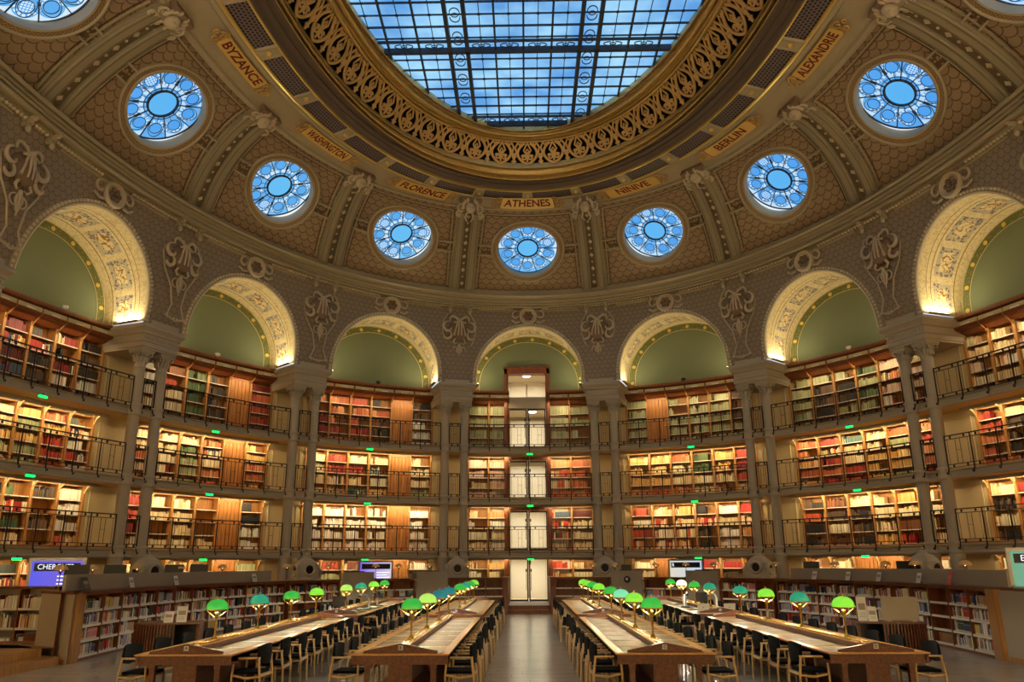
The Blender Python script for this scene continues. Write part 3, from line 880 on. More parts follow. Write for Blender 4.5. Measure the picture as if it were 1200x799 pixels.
# ------------------------------------------------------------------ crown ring
mb = MB()
sweep(mb, R_TOP, R_B, [(0,-.05),(0,.10),(.06,.14),(.12,.14),(.16,.02),(.25,0),(.80,0),(.82,.08),(.90,.10),(.96,.04),(1,.04),(1,-.1)], 0, 16, 256, 0)
mb.build('trim_sign_band', M['moulding'], kind='structure')
mb = MB(); sweep(mb, R_B, R_A, [(-.3,.07),(0,.09),(.05,.03)], 0, 16, 256, 1)
rows = []; uv = []
for k in range(513):
    t = 16*k/512; P = R_B(t)+Vector((0,0,.0)); Q = R_A(t); rows.append([P, Q]); uv.append([(t*BAY*.62, 0), (t*BAY*.62, 1)])
mb.grid(rows, 0, uv, smooth=False)
mb.build('trim_grille_band', [M['grille'], M['gold_bright']], kind='structure')
for k in range(-9, 10):
    t = k/2
    mb = MB(); 
    rows = []
    for tt in (t-.055, t-.045, t-.03, t+.03, t+.045, t+.055):
        h = .02 if abs(tt-t) > .05 else .06
        if abs(abs(tt-t)-.045) < .002: h = .09
        f = sweep_frame(R_B, R_A, tt, 0, h).translation; g = sweep_frame(R_B, R_A, tt, 1, h).translation; rows.append([f, g])
    mb.grid(rows, 0, smooth=False)
    c = sweep_frame(R_B, R_A, t, .5, .07); mb.lathe([(.10, 0), (.10, .03), (.06, .05), (.02, .07)], 8, 1, c)
    for a in range(5): mb.ball((.055*math.cos(a*1.257), .055*math.sin(a*1.257), .05), .028, 5, 4, 1, M=c)
    mb.build('trim_grille_bracket', [M['moulding'], M['gold_bright']], kind='structure')
mb = MB(); sweep(mb, R_A, R_C, [(-.02,-.1),(-.02,.10),(.06,.12),(.10,.02)], 0, 16, 256, 1)
sweep(mb, R_A, R_C, [(.10,.02),(.22,-.12),(.30,-.16),(.31,-.08),(.36,-.08),(.37,-.18),(.55,-.20),(.56,-.12),(.60,-.12),(.61,-.20),(.85,-.14),(1,0)], 0, 16, 256, 0)
mb.build('trim_crown_cove', [M['cove'], M['gold_bright']], kind='structure')
mb = MB(); sweep(mb, R_C, R_D, [(0,-.1),(0,.14),(.05,.20),(.12,.20),(.13,.02),(.22,-.04),(.23,.06),(.28,.10),(.30,-.06),(.40,-.06),(.42,.12),(.50,.22),(.60,.22),(.68,.10),(.69,-.05),(.78,-.05),(.80,.06),(.84,.06),(.85,-.04),(.90,.12),(.97,.14),(1,-.1)], 0, 16, 256, 0)
mb.build('trim_gold_moulding', M['gold'], kind='structure')
# back of the fretwork: dark
mb = MB(); sweep(mb, R_D, R_E, [(-.1,-.12),(1.1,-.12)], 0, 16, 256, 0)
mb.build('ceiling_fret_backing', M['black'], kind='structure')
mb = MB(); sweep(mb, R_E, R_F, [(-.15,-.15),(-.15,.10),(-.08,.16),(.0,.16),(.02,.0),(.10,-.06),(.12,.05),(.17,.05),(.19,-.08),(.34,-.06),(.36,.10),(.46,.20),(.58,.20),(.66,.08),(.67,-.08),(.80,-.08),(.82,.06),(.87,.10),(.89,-.04),(.94,.08),(1,.08),(1,-.3)], 0, 16, 256, 0)
sweep(mb, R_F, lambda t: R_F(t)+Vector((0, 0, .22)), [(0,.0),(1,.0)], 0, 16, 128, 0)
mb.build('trim_gold_inner_ring', M['gold'], kind='structure')
# gilt openwork: one long frieze of ring-and-leaf units
NU = 58; mb = MB()
Lr = [0]; tt = np.linspace(0, 16, 641)
for a, b in zip(tt, tt[1:]): Lr.append(Lr[-1]+(R_D(b)-R_D(a)).length)
curves = []
def arc(cx, cy, r, a0, a1, n, w): curves.append(([(cx+r*math.cos(a0+(a1-a0)*k/n), cy+r*math.sin(a0+(a1-a0)*k/n)) for k in range(n+1)], w))
# teardrop ring open upward, spirals inside, leaves between; coordinates: x -.5..5, y 0..1
curves.append(([(-.10+0*u, .92) if 0 else (s*(.10+.27*math.sin(u*PI)**.8*(1 if u < .5 else 1)), .90-u*.82) for s in (-1,) for u in np.linspace(0, 1, 13)], .055))
curves.append(([(.10+.27*math.sin(u*PI)**.8, .90-u*.82) for u in np.linspace(0, 1, 13)], .055))
curves.append(([(-.10, .08), (0, .04), (.10, .08)], .055))
for s in (-1, 1):
    curves.append(([(s*(.13+.11*(1-u*.7)*math.cos(u*8+.5)), .30+.12*(1-u*.7)*math.sin(u*8+.5)) for u in np.linspace(0, 1, 14)], .038))
    curves.append(([(s*.03, .42), (s*.14, .60), (s*.06, .78), (0, .92)], .036))
    curves.append(([(s*.5, .28), (s*.42, .5), (s*.47, .72), (s*.36, .93)], .04))
    curves.append(([(s*.37, .93), (s*.30, .80), (s*.24, .90)], .036))
curves.append(([(.5, .02), (.5, .30)], .055)); curves.append(([(.42, .16), (.5, .06), (.58, .16)], .04)); curves.append(([(.43, .34), (.5, .46), (.57, .34), (.5, .24), (.43, .34)], .04))
curves.append(([(0, .12), (0, .46)], .045)); curves.append(([(-.06, .56), (0, .66), (.06, .56), (0, .48), (-.06, .56)], .034)); curves.append(([(-.5, .97), (-.25, .95), (0, .97), (.25, .95), (.5, .97)], .04))
def fpos(s, v):
    s %= Lr[-1]; k = min(max(int(s/Lr[-1]*640), 0), 639)
    while Lr[k+1] < s: k += 1
    while Lr[k] > s: k -= 1
    t = tt[k]+(tt[k+1]-tt[k])*(s-Lr[k])/(Lr[k+1]-Lr[k]); return t
UW = Lr[-1]/NU
for j in range(NU):
    for pts, w in curves:
        P = []
        for x, y in pts:
            t = fpos((j+x)*UW, y); F_ = R_D(t)*(1-y)+R_E(t)*y; P.append(F_)
        F0 = sweep_frame(R_D, R_E, fpos(j*UW, 0), .5)
        nrm = F0.col[2].to_3d()
        mb.tube(P, w*1.35, 4, 0, ref=nrm, flat=.5)
mb.build('trim_gilt_openwork', M['gold_dull'], kind='structure')

# ------------------------------------------------------------------ city signs
def text_geo(txt, size, bold=0.0):
    c = bpy.data.curves.new('txt', 'FONT'); c.body = txt; c.size = size; c.align_x = 'CENTER'; c.align_y = 'CENTER'; c.offset = bold; c.resolution_u = 3
    o = bpy.data.objects.new('txt', c); COL.objects.link(o)
    dg = bpy.context.evaluated_depsgraph_get(); dg.update()
    me = bpy.data.meshes.new_from_object(o.evaluated_get(dg)); vs = [v.co.copy() for v in me.vertices]; fs = [tuple(p.vertices) for p in me.polygons]
    bpy.data.objects.remove(o); bpy.data.curves.remove(c); bpy.data.meshes.remove(me)
    return vs, fs
def flat_text(name, txt, size, mt, parent, Mx, sx=1., bold=0.):
    vs, fs = text_geo(txt, size, bold); b = MB(); b.add([(v.x*sx, v.y, 0) for v in vs], fs); o = b.build(name, mt, parent); o.matrix_local = Mx; return o
for i, city in CITY.items():
    F0 = sweep_frame(R_TOP, R_B, i, .5, .1); e = empty('city_name_sign', F0, 'gilt sign reading %s in dark red capitals' % city, 'sign', 'city name signs')
    def sp(x, y, h):
        w = (lerpr(R_TOP, R_B, .5)(i+.02)-lerpr(R_TOP, R_B, .5)(i-.02)).length/.04
        P = R_TOP(i+x/w); Q = R_B(i+x/w); L = (Q-P).length; return sweep_frame(R_TOP, R_B, i+x/w, .60+y/L, h).translation
    HW = 1.25
    b = MB(); xs = np.linspace(-HW, HW, 13)
    b.grid([[sp(x, y, h) for y, h in ((-.25, .02), (-.25, .13), (.25, .13), (.25, .02))] for x in xs], 0, smooth=False)
    for x in (-HW, HW): b.add([sp(x, y, h) for y, h in ((-.25, .02), (-.25, .13), (.25, .13), (.25, .02))], [(0,1,2,3)])
    wbuild(b, 'plate', M['sign'], e)
    vs, fs = text_geo(city, .46, .012)
    w = max(v.x for v in vs)-min(v.x for v in vs); k = min(1.12, 2.2/w)
    b = MB(); b.add([sp(v.x*k, v.y*.98, .137) for v in vs], fs); wbuild(b, 'lettering', M['red'], e)
    for s in (-1, 1):
        b = MB()
        for (cx, cy, r0, ph) in ((1.42, .10, .16, 0), (1.46, -.16, .13, 2), (1.66, 0, .11, 4)):
            b.tube([sp(s*(cx+r0*(1-u*.75)*math.cos(u*8+ph)), cy+r0*(1-u*.75)*math.sin(u*8+ph), .14) for u in np.linspace(0, 1, 14)], .035, 5)
        b.tube([sp(s*1.22, .22, .15), sp(s*1.40, .3, .15)], .03, 5); b.tube([sp(s*1.22, -.22, .15), sp(s*1.40, -.3, .15)], .03, 5)
        wbuild(b, 'scroll', M['gold_dull'], e)

# ------------------------------------------------------------------ glass roof
ZG = 20.55; X0 = -.14
def inside(x, y, m=.0):
    # inside the inner ring?
    for _ in range(1):
        best = None
    th = math.atan2(x/7.0, (y-YM)/12.6)
    for _ in range(4):
        p = R_F(th*16/(2*PI)); # refine angle
        e = math.atan2(p.x/7.0, (p.y-YM)/12.6)-math.atan2(x/7.0, (y-YM)/12.6); th -= e
    p = R_F(th*16/(2*PI)); return math.hypot(x, y-YM) < math.hypot(p.x, p.y-YM)+.25-m
def ext(x):   # y range of the opening at x
    lo = hi = YM
    while inside(x, hi+.05) and hi < 40: hi += .05
    while inside(x, lo-.05) and lo > -10: lo -= .05
    return lo, hi
def extx(y):
    lo = hi = 0
    while inside(hi+.05, y) and hi < 12: hi += .05
    while inside(lo-.05, y) and lo > -12: lo -= .05
    return lo, hi
sk = empty('window_skylight', T(0, YM, ZG)); sk['kind'] = 'structure'
g = MB(); n = 96; P = [R_F(16*k/n) for k in range(n)]
g.add([Vector((p.x*1.06, YM+(p.y-YM)*1.03, ZG+.05)) for p in P], [list(range(n))]); wbuild(g, 'glazing_pane', M['skyglass'], sk)
b = MB()
mx = [X0+sx*x for x in (2.07, 2.72) for sx in (-1, 1)]          # pairs of main girders
beams = [X0+k*1.035 for k in (-1, 0, 1)]+[X0+sx*(2.72+k*1.13) for k in (1, 2, 3, 4) for sx in (-1, 1)]
for x in mx:
    lo, hi = ext(x); b.box(x-.07, x+.07, lo, hi, ZG-.22, ZG)
for x in beams:
    e_ = ext(x)
    if e_[1]-e_[0] > 1: b.box(x-.035, x+.035, *e_, ZG-.12, ZG)
CR = [29.15-k*4.9 for k in range(-0, 6)]
for y in CR:
    lo, hi = extx(y); b.box(lo, hi, y-.08, y+.05, ZG-.22, ZG); 
    lo, hi = extx(y-.48); b.box(lo, hi, y-.50, y-.44, ZG-.10, ZG)
wbuild(b, 'girder_frame', M['lead'], sk)
b = MB()
allx = sorted(mx+beams)
for a, c in zip(allx, allx[1:]):
    if c-a > .9:
        m_ = (a+c)/2; lo, hi = ext(m_)
        if hi-lo > 1: b.box(m_-.014, m_+.014, lo, hi, ZG-.04, ZG-.01)
y = 29.15+1.2
k = 0
while y > 3:
    for q in range(1):
        lo, hi = extx(y)
        inb = any(cy-.5 < y < cy+.06 for cy in CR)
        if not inb and hi-lo > 1: b.box(lo, hi, y-(.028 if k % 2 == 0 else .014), y+(.028 if k % 2 == 0 else .014), ZG-.06, ZG)
    y -= .6125; k += 1
for a, c in zip(allx, allx[1:]):      # little rosettes at the crossings of the thin bars
    if c-a > .9:
        m_ = (a+c)/2; yy = 29.15+1.2-.6125; 
        while yy > 3:
            if inside(m_, yy, .2): b.box(m_-.05, m_+.05, yy-.05, yy+.05, ZG-.05, ZG-.02)
            yy -= 1.225
wbuild(b, 'glazing_grating', M['lead'], sk)
b = MB()
def scroll(cx, cy, w, h, ax):
    for s in (-1, 1):
        pts = [(s*w*.30*math.cos(u*3.3-1.6)+s*w*.12, h*.36*math.sin(u*3.3-1.6)) for u in np.linspace(0, 1, 9)]
        b.tube([(cx+(p if ax == 0 else q), cy+(q if ax == 0 else p), ZG-.06) for p, q in pts], .02, 4)
    pts = [(w*.14*math.cos(u), h*.2*math.sin(u)) for u in np.linspace(0, 2*PI, 10)]
    b.tube([(cx+p, cy+q, ZG-.06) for p, q in pts], .018, 4)
for sx in (-1, 1):
    x = X0+sx*2.395; y = 29.15+1.2-.6125*3
    while y > 3:
        if inside(x, y, .4): scroll(x, y, .85, .5, 1)
        y -= 1.225
for y in CR:
    for a, c in zip(allx, allx[1:]):
        if c-a > .9 and inside((a+c)/2, y-.22, .3): scroll((a+c)/2, y-.23, .8, .3, 0)
wbuild(b, 'scroll_grille', M['lead'], sk)
# ------------------------------------------------------------------ piers: imposts and paired fluted columns
GT = [2.65, 5.12, 7.54]; GB = [2.34, 4.81, 7.29]
HC = .47
def make_column():
    root = empty('fluted_column', T(0, 0, 0))
    n = 20
    def fl(r, z0, z1, r1=None):
        r1 = r if r1 is None else r1; vs = []; N = n*4
        for z, rr in ((z0, r), (z1, r1)):
            for k in range(N):
                dp = (0, .018, .024, .018)[k % 4]; a = 2*PI*k/N; vs.append(((rr-dp)*math.cos(a), (rr-dp)*math.sin(a), z))
        return vs, [(k, (k+1) % N, N+(k+1) % N, N+k) for k in range(N)]
    b = MB()
    for z0, z1, r, r1 in ((2.68, 4.80, .205, .20), (5.14, 7.26, .198, .192), (7.56, 9.18, .19, .182)):
        vs, fs = fl(r, z0, z1, r1); b.add(vs, fs, smooth=False)
    b.lathe([(.195, 2.6), (.195, 9.2)], 24, caps=False)
    sh = b.build('shaft', M['stone'], root)
    b = MB()
    b.box(-.31, .31, -.31, .31, RINGZ, .62); b.lathe([(.30, .62), (.31, .68), (.29, .74), (.26, .78), (.28, .84), (.26, .88), (.24, 1.7), (.25, 1.8), (.235, 2.2), (.235, 2.34)], 24)
    ba = b.build('base', M['stone'], root)
    rings = []
    for k in range(3):
        b = MB(); z = GB[k]; b.lathe([(.21, z-.04), (.25, z), (.25, z+.05), (.23, z+.08), (.225, z+.28), (.25, z+.31), (.25, z+.36), (.21, z+.40)], 24)
        rings.append(b.build('collar_ring', M['stone'], root))
    b = MB()
    b.lathe([(.185, 9.0), (.215, 9.03), (.215, 9.07), (.19, 9.09), (.185, 9.22), (.20, 9.25), (.225, 9.34), (.27, 9.52), (.30, 9.56)], 24)
    b.box(-.32, .32, -.32, .32, 9.60, 9.68); b.box(-.29, .29, -.29, .29, 9.55, 9.60)
    for k in range(12):
        a = 2*PI*k/12+.26
        b.tube([(.20*math.cos(a), .20*math.sin(a), 9.22), (.235*math.cos(a), .235*math.sin(a), 9.36), (.285*math.cos(a), .285*math.sin(a), 9.44), (.27*math.cos(a), .27*math.sin(a), 9.38)], [.05, .045, .035, .02], 5)
    for k in range(4):
        a = PI/4+k*PI/2
        for s in (-1, 1):
            aa = a+s*.14; b.tube([((.23+.1*u)*math.cos(aa)+.055*math.cos(u*7)*math.cos(a), (.23+.1*u)*math.sin(aa)+.055*math.cos(u*7)*math.sin(a), 9.42+.12*u+.05*math.sin(u*7)-.03*u*u) for u in np.linspace(0, 1, 10)], .028, 5)
    cp = b.build('capital', M['stone'], root)
    remember(root, [sh, ba]+rings+[cp])
    return root
col0 = make_column(); used = False
for k in range(-5, 5):
    q = k+.5
    for s in (-1, 1):
        t = q+s*HC/BAY; Mx = ofr(t, 0, 0); Mx.translation.z = 0
        which = ('door side' if (s < 0) == (q > 0) else 'far side')
        lab = 'tall grey fluted column, %s of the pair on %s' % ('inner' if which == 'door side' else 'outer', PN(q))
        if not used:
            col0.matrix_world = Mx; tag(col0, lab, 'column', 'paired fluted columns'); used = True
        else: copy_thing(col0, Mx, lab, 'paired fluted columns')
        if not s: pass
for k in range(-5, 5):
    q = k+.5; e = empty('pier_impost', ofr(q, 0, 0), 'moulded grey impost block over the columns of %s' % PN(q), 'impost', 'pier imposts'); e.matrix_world.translation.z = 0
    b = MB()
    lev = [(9.68, .0), (9.74, .0), (9.76, .03), (9.92, .03), (9.95, .06), (10.0, .06), (10.02, .02), (10.22, .02), (10.25, .08), (10.32, .10), (10.40, .16), (10.44, .2), (10.52, .2), (10.56, .14), (10.60, .14)]
    L = []
    for z, ex in lev:
        ring = []
        for (x, d) in ((-.78-ex, .36+ex), (.78+ex, .36+ex), (.86+ex, -1.5), (-.86-ex, -1.5)):
            # x measured along the wall at its own depth
            t = q+x/BAY*(1 if d > -1 else 1.0); p = op(t, d, z); ring.append(p)
        L.append(ring)
    for a, c in zip(L, L[1:]):
        vs = a+c; b.add(vs, [(0,1,5,4),(1,2,6,5),(3,0,4,7)], 0)
    b.add(L[0], [(3,2,1,0)]); b.add(L[-1], [(0,1,2,3)])
    # dentil strip
    for j in range(13):
        t = q+(-.74+j*1.48/12)/BAY; F = ofr(t, .38, 10.10); b.box(-.035, .035, -.035, .02, -.05, .06, M=F)
    wbuild(b, 'entablature', M['stone'], e)
    b = MB(); F = ofr(q, .36+.14, 10.60); b.box(-.62, .62, .0, .45, 0, .16, M=F); wbuild(b, 'pedestal', M['stone'], e)

# cartouches with ribbons on the spandrels, rosettes over the arch crowns
def curlpts(cx, cy, r, a0, turns, n=18, k=.8, z=0):
    return [(cx+r*(1-u*k)*math.cos(a0+turns*u), cy+r*(1-u*k)*math.sin(a0+turns*u), z) for u in np.linspace(0, 1, n)]
for k in range(-5, 5):
    q = k+.5; P = wallz(13.35)(q); n = OV.at(q)[1]; F = frame(P+Vector((n[0]*.02, n[1]*.02, 0)), (n[1]*-1*-1, -n[0], 0), (0, 0, 1), (n[0], n[1], 0))
    X = Vector((0, 0, 1)).cross(Vector((n[0], n[1], 0))); F = frame(F.translation, X, (0, 0, 1), (n[0], n[1], 0))
    e = empty('spandrel_cartouche', F, 'carved shell cartouche with ribbons on the spandrel above %s' % PN(q), 'carved ornament', 'spandrel cartouches')
    b = MB()
    prof = [(.50, 0), (.52, .06), (.44, .12), (.30, .2), (.12, .27), (.0, .29)]
    b.lathe(prof, 20, caps=False); 
    b.ball((0, -.12, .12), .46, 14, 7, sc=(.86, 1.0, .5))
    b.build('shell', M['ornament_dark'], e)
    b = MB()
    for s in (-1, 1):
        b.tube([(s*(.05+.03*u), .42-.75*u, .30+.04*math.sin(u*3)) for u in np.linspace(0, 1, 8)], .045, 5)
        b.tube([(s*(.10+.18*u), .40-.72*u, .26) for u in np.linspace(0, 1, 8)], [.05]*4+[.055]*4, 5)
        b.tube(curlpts(s*.55, .12, .30, PI/2 if s > 0 else PI/2, s*-4.6, k=.55, z=.16), [.035+.04*math.sin(PI*u) for u in np.linspace(0, 1, 18)], 6)
        b.tube(curlpts(s*.62, -.30, .26, 1.9 if s > 0 else PI-1.9, s*4.2, k=.5, z=.14), [.03+.045*math.sin(PI*u) for u in np.linspace(0, 1, 18)], 6)
        b.tube(curlpts(s*.30, .55, .2, -.6 if s > 0 else PI+.6, s*3.6, k=.4, z=.16), [.03+.03*math.sin(PI*u) for u in np.linspace(0, 1, 18)], 6)
        b.tube([(s*.2, -.45, .16), (s*.3, -.62, .16), (s*.2, -.74, .12), (s*.1, -.66, .1)], [.05, .05, .04, .02], 6)
        b.tube([(s*.04, .45, .2), (s*.16, .62, .2), (s*.34, .68, .14)], [.05, .06, .03], 6)
    b.tube([(-.3, .34, .26), (0, .42, .3), (.3, .34, .26)], .05, 6); b.ball((0, .46, .26), .11, 8, 5)
    b.build('ribbon', M['ornament'], e)
    b = MB()
    for s in (-1, 1):
        b.tube(curlpts(s*.14, -1.05, .2, PI/2, -s*3.6, k=.3, z=.06), .028, 5); b.tube([(s*.05, -.8, .08), (s*.12, -1.0, .08), (s*.05, -1.35, .06)], [.04, .05, .02], 5)
        b.tube([(s*.55, .9, .04), (s*.8, .5, .04), (s*.85, 0, .04), (s*.7, -.6, .04), (s*.35, -1.2, .04), (s*.22, -1.9, .04), (s*.4, -2.4, .04)], .03, 4)
    b.tube([(0, -.7, .1), (0, -1.5, .06)], [.07, .02], 6); b.tube([(-.45, -2.35, .04), (0, -2.5, .06), (.45, -2.35, .04)], .04, 5)
    for j in range(6): b.ball((-.38+j*.152, -2.42, .07), .05, 6, 4)
    b.build('pendant', M['ornament'], e)
    # scroll brackets of the cornice above the pier
    for s in (-1, 1):
        tt_ = q+s*.52/BAY; P2 = wallz(14.55)(tt_); X2 = X; F2 = frame(P2+Vector((n[0]*.05, n[1]*.05, 0)), X2, (0, 0, 1), (n[0], n[1], 0))
        e2 = empty('cornice_bracket', F2, 'scrolled cornice bracket, %s one above %s' % ('inner' if (s < 0) == (q > 0) else 'outer', PN(q)), 'bracket', 'cornice brackets')
        b = MB()
        b.box(-.10, .10, -.15, .28, -.05, .12)
        b.build('block', M['moulding'], e2)
        b = MB(); b.tube([(0, .12+.13*(1-u*.7)*math.sin(u*8), .22+.13*(1-u*.7)*math.cos(u*8)) for u in np.linspace(0, 1, 14)], .07, 6); b.ball((0, -.2, .1), .09, 8, 5, sc=(1, 1.3, .8))
        b.build('scroll', M['ornament'], e2)
for i in BAYS:
    P = wallz(14.26)(i); n = OV.at(i)[1]; X = Vector((0, 0, 1)).cross(Vector((n[0], n[1], 0))); F = frame(P+Vector((n[0]*.03, n[1]*.03, 0)), X, (0, 0, 1), (n[0], n[1], 0))
    e = empty('arch_rosette', F, 'carved round rosette keystone over the arch of %s' % BN[i], 'carved ornament', 'arch crown rosettes')
    b = MB(); b.lathe([(.46, 0), (.46, .10), (.42, .15), (.37, .15), (.33, .06), (.0, .05)], 24, caps=False)
    for s in (-1, 1): b.tube(curlpts(s*.60, .05, .24, PI/2 if s > 0 else PI/2, -s*4.4, k=.6, z=.06), .05, 6); b.tube([(s*.42, -.3, .05), (s*.62, -.36, .06), (s*.85, -.22, .03)], .05, 6)
    b.build('medallion', M['ornament'], e)
    b = MB()
    for a in range(6): b.ball((.17*math.cos(a*PI/3), .17*math.sin(a*PI/3), .08), .10, 8, 5, sc=(1, 1, .6))
    b.ball((0, 0, .12), .08, 8, 5)
    b.build('petal_flower', M['ornament_dark'], e)

# ------------------------------------------------------------------ galleries
LV = ['lower', 'middle', 'upper']
for k in range(3):
    for i in BAYS:
        e = empty('gallery_balcony', ofr(i, 0, GB[k]), '%s grey gallery walkway along %s' % (LV[k], BN[i]), 'balcony', 'gallery walkways')
        b = MB(); t0, t1 = i-.5, i+.5; n = 12; tt = np.linspace(t0, t1, n+1)
        b.grid([[op(t, -1.5, GT[k]), op(t, -.02, GT[k])] for t in tt], 0, smooth=False)
        b.grid([[op(t, -.05, GB[k]+.05), op(t, -1.5, GB[k]+.05)] for t in tt], 1, smooth=False)
        wbuild(b, 'walkway_slab', [M['ringfloor'], M['soffit']], e)
        b = MB(); pf = [(-.12, 0), (.0, 0), (.0, .05), (-.03, .07), (-.03, .22), (.02, .25), (.02, .31), (-.1, .31)]
        b.grid([[op(t, d, GB[k]+z) for d, z in pf] for t in tt], 0, smooth=False)
        wbuild(b, 'fascia', M['gallery'], e)
        # small curved brackets under the walkway at the bookcase uprights
        for j in range(7):
            b = MB(); t = i+(j-3)*1.03/8.05
            p0 = [(-1.46, -.30), (-1.40, -.17), (-1.30, -.07), (-1.18, -.01), (-1.02, .04)]
            b.tube([op(t, d, GB[k]+z) for d, z in p0], .028, 4)
            wbuild(b, 'brace', M['soffit'], e)
# railings: one run per bay between the columns, one short run between the two columns of a pier
def railing(t0, t1, z, npan, label, grp, post_t=None):
    mid = (t0+t1)/2; e = empty('balcony_railing', ofr(mid, .07, z), label, 'railing', grp)
    b = MB(); n = max(2, int((t1-t0)*16)); tt = np.linspace(t0, t1, n+1); D = .07
    for zz, r in ((1.12, .026), (.99, .016), (.14, .016), (.03, .014)):
        b = MB(); b.tube([op(t, D, z+zz) for t in tt], r, 4); wbuild(b, 'rail', M['iron'], e)
    P = np.linspace(t0, t1, npan+1)
    for t in P:
        b = MB(); b.tube([op(t, D, z+1.12), op(t, D, z+.0), op(t, D+.02, z-.1), op(t, D+.06, z-.18), op(t, D+.10, z-.16), op(t, D+.10, z-.11)], [.024, .024, .024, .026, .02, .013], 5)
        wbuild(b, 'post', M['iron'], e)
    for a, c in zip(P, P[1:]):
        b = MB(); m = (a+c)/2; w = (c-a)*BAY
        for s in (-1, 1):
            t = m+s*.09/BAY if w > .6 else m+s*.06/BAY
            b.tube([op(t, D, z+.99), op(t, D, z+.14)], .009, 4)
            t = m+s*(w/2-.10)/BAY; b.tube([op(t, D, z+.99), op(t, D, z+.14)], .008, 4)
            for zz in (.085, 1.055):
                F = ofr(m+s*w*.27/BAY, D, z+zz); b.box(-.03, .03, -.012, .012, -.04, .04, M=F)
        for zz in (.6,): b.tube([op(m-.09/BAY, D, z+zz), op(m+.09/BAY, D, z+zz)], .008, 4)
        wbuild(b, 'baluster_grille', M['iron'], e)
for k in range(3):
    for i in BAYS:
        g = (HC+.23)/BAY
        railing(i-.5+g, i+.5-g, GT[k], 6, 'black iron railing of the %s gallery across %s' % (LV[k], BN[i]), 'gallery railings')
    for p in range(-5, 5):
        q = p+.5; g = (HC-.21)/BAY
        railing(q-g, q+g, GT[k], 1, 'short black railing between columns of %s, %s gallery' % (PN(q), LV[k]), 'short gallery railings')
# green exit lights hanging below each gallery
for k in range(3):
    for i in range(-3, 4):
        t = i+(.0 if i == 0 else .06*(1 if i > 0 else -1)+ (0.0)); F = ofr(t, .02, GB[k]-.06)
        if k == 0 and abs(i) == 3 and i > 0: continue
        e = empty('exit_light', F, 'green exit light under the %s gallery, %s' % (LV[k], BN[i]), 'exit light', 'green exit lights')
        b = MB(); b.prism([(-.15, -.03), (.15, -.03), (.15, .03), (-.15, .03)], -.045, .03); b.build('lens', M['exit'], e)
        b = MB(); b.box(-.17, .17, -.035, .035, .03, .05); b.tube([(0, 0, .05), (0, 0, .1)], .015, 6); b.build('housing', M['iron'], e)
    # little white strips along the fascia
# ------------------------------------------------------------------ bookcases on the back wall
CW = 1.03; TW = CW/8.05
def P_(*c): return [lin(x) for x in c]
PAL = {
 'cream': P_((236,220,176),(228,206,156),(240,228,192),(220,196,146),(214,186,134)),
 'white': P_((238,232,214),(230,222,198),(240,236,222),(222,212,186)),
 'gold': P_((226,184,110),(214,168,92),(232,200,134),(206,150,76)),
 'orange': P_((196,106,62),(204,124,76),(180,90,54),(214,150,96)),
 'red': P_((172,60,44),(186,74,50),(150,46,38),(190,96,64)),
 'darkred': P_((104,28,24),(84,22,20),(122,38,30),(70,24,20)),
 'sage': P_((160,164,116),(176,178,130),(148,152,104),(188,188,146)),
 'green': P_((74,98,56),(90,112,66),(58,82,50),(104,120,76)),
 'dark': P_((50,42,36),(84,66,50),(36,34,36),(110,88,66)),
 'brown': P_((124,74,40),(98,58,34),(142,92,54),(84,52,32)),
 'pink': P_((222,188,160),(210,170,142),(230,204,180)),
 'teal': P_((84,120,112),(206,196,160),(60,96,94),(214,206,176)),
 'mix': P_((236,222,180),(190,60,44),(214,150,80),(110,60,36),(60,70,60),(226,206,160),(206,190,150),(146,40,34),(232,224,206),(70,90,110)),
 'mixlight': P_((236,222,180),(226,206,160),(214,160,90),(200,90,60),(238,230,206),(190,170,120)),
 'mixred': P_((190,46,36),(206,80,50),(160,34,30),(230,206,160),(214,150,80),(232,220,190)),
}
def fill_row(mb, F, w, h, depth, pal, rnd, mode=None, full=1.0, labels=False):
    """stand books on a shelf: F = frame at the shelf's lower left front corner, x right, y into the wall, z up"""
    x = rnd.uniform(.005, .03); end = w-.02
    uni = rnd.random() < .42 if mode is None else mode == 'uni'
    bw = rnd.uniform(.020, .042); bh = rnd.uniform(.58, .80)*h; base = rnd.choice(pal)
    if full < 1: end = x+(end-x)*full
    while x < end-.02:
        if uni:
            ww = bw*rnd.uniform(.92, 1.08); hh = bh*rnd.uniform(.985, 1.0); q_ = rnd.uniform(.58, 1.15); c = tuple(v*q_ for v in base); dd = depth-.06
            if rnd.random() < .08: uni = rnd.random() < .5; bh = rnd.uniform(.5, .80)*h; bw = rnd.uniform(.02, .05); base = rnd.choice(pal)
        else:
            ww = rnd.uniform(.015, .05); hh = rnd.uniform(.48, .82)*h; c = rnd.choice(pal); c = tuple(v*rnd.uniform(.8, 1.15) for v in c); dd = depth-rnd.uniform(.03, .1)
            if rnd.random() < .10: uni = True; bw = rnd.uniform(.028, .05); bh = rnd.uniform(.58, .8)*h; base = rnd.choice(pal)
        if x+ww > end: break
        if not uni and rnd.random() < .03: x += rnd.uniform(.05, .2); continue
        tilt = 0
        mb.box(x, x+ww-.004, .045+(depth-.06-dd)*.5, .30, .018, .018+hh, M=F, col=c, skip='bk')
        if uni and rnd.random() < .0: pass
        x += ww
def row_pal(rnd, names): return PAL[rnd.choice(names)]
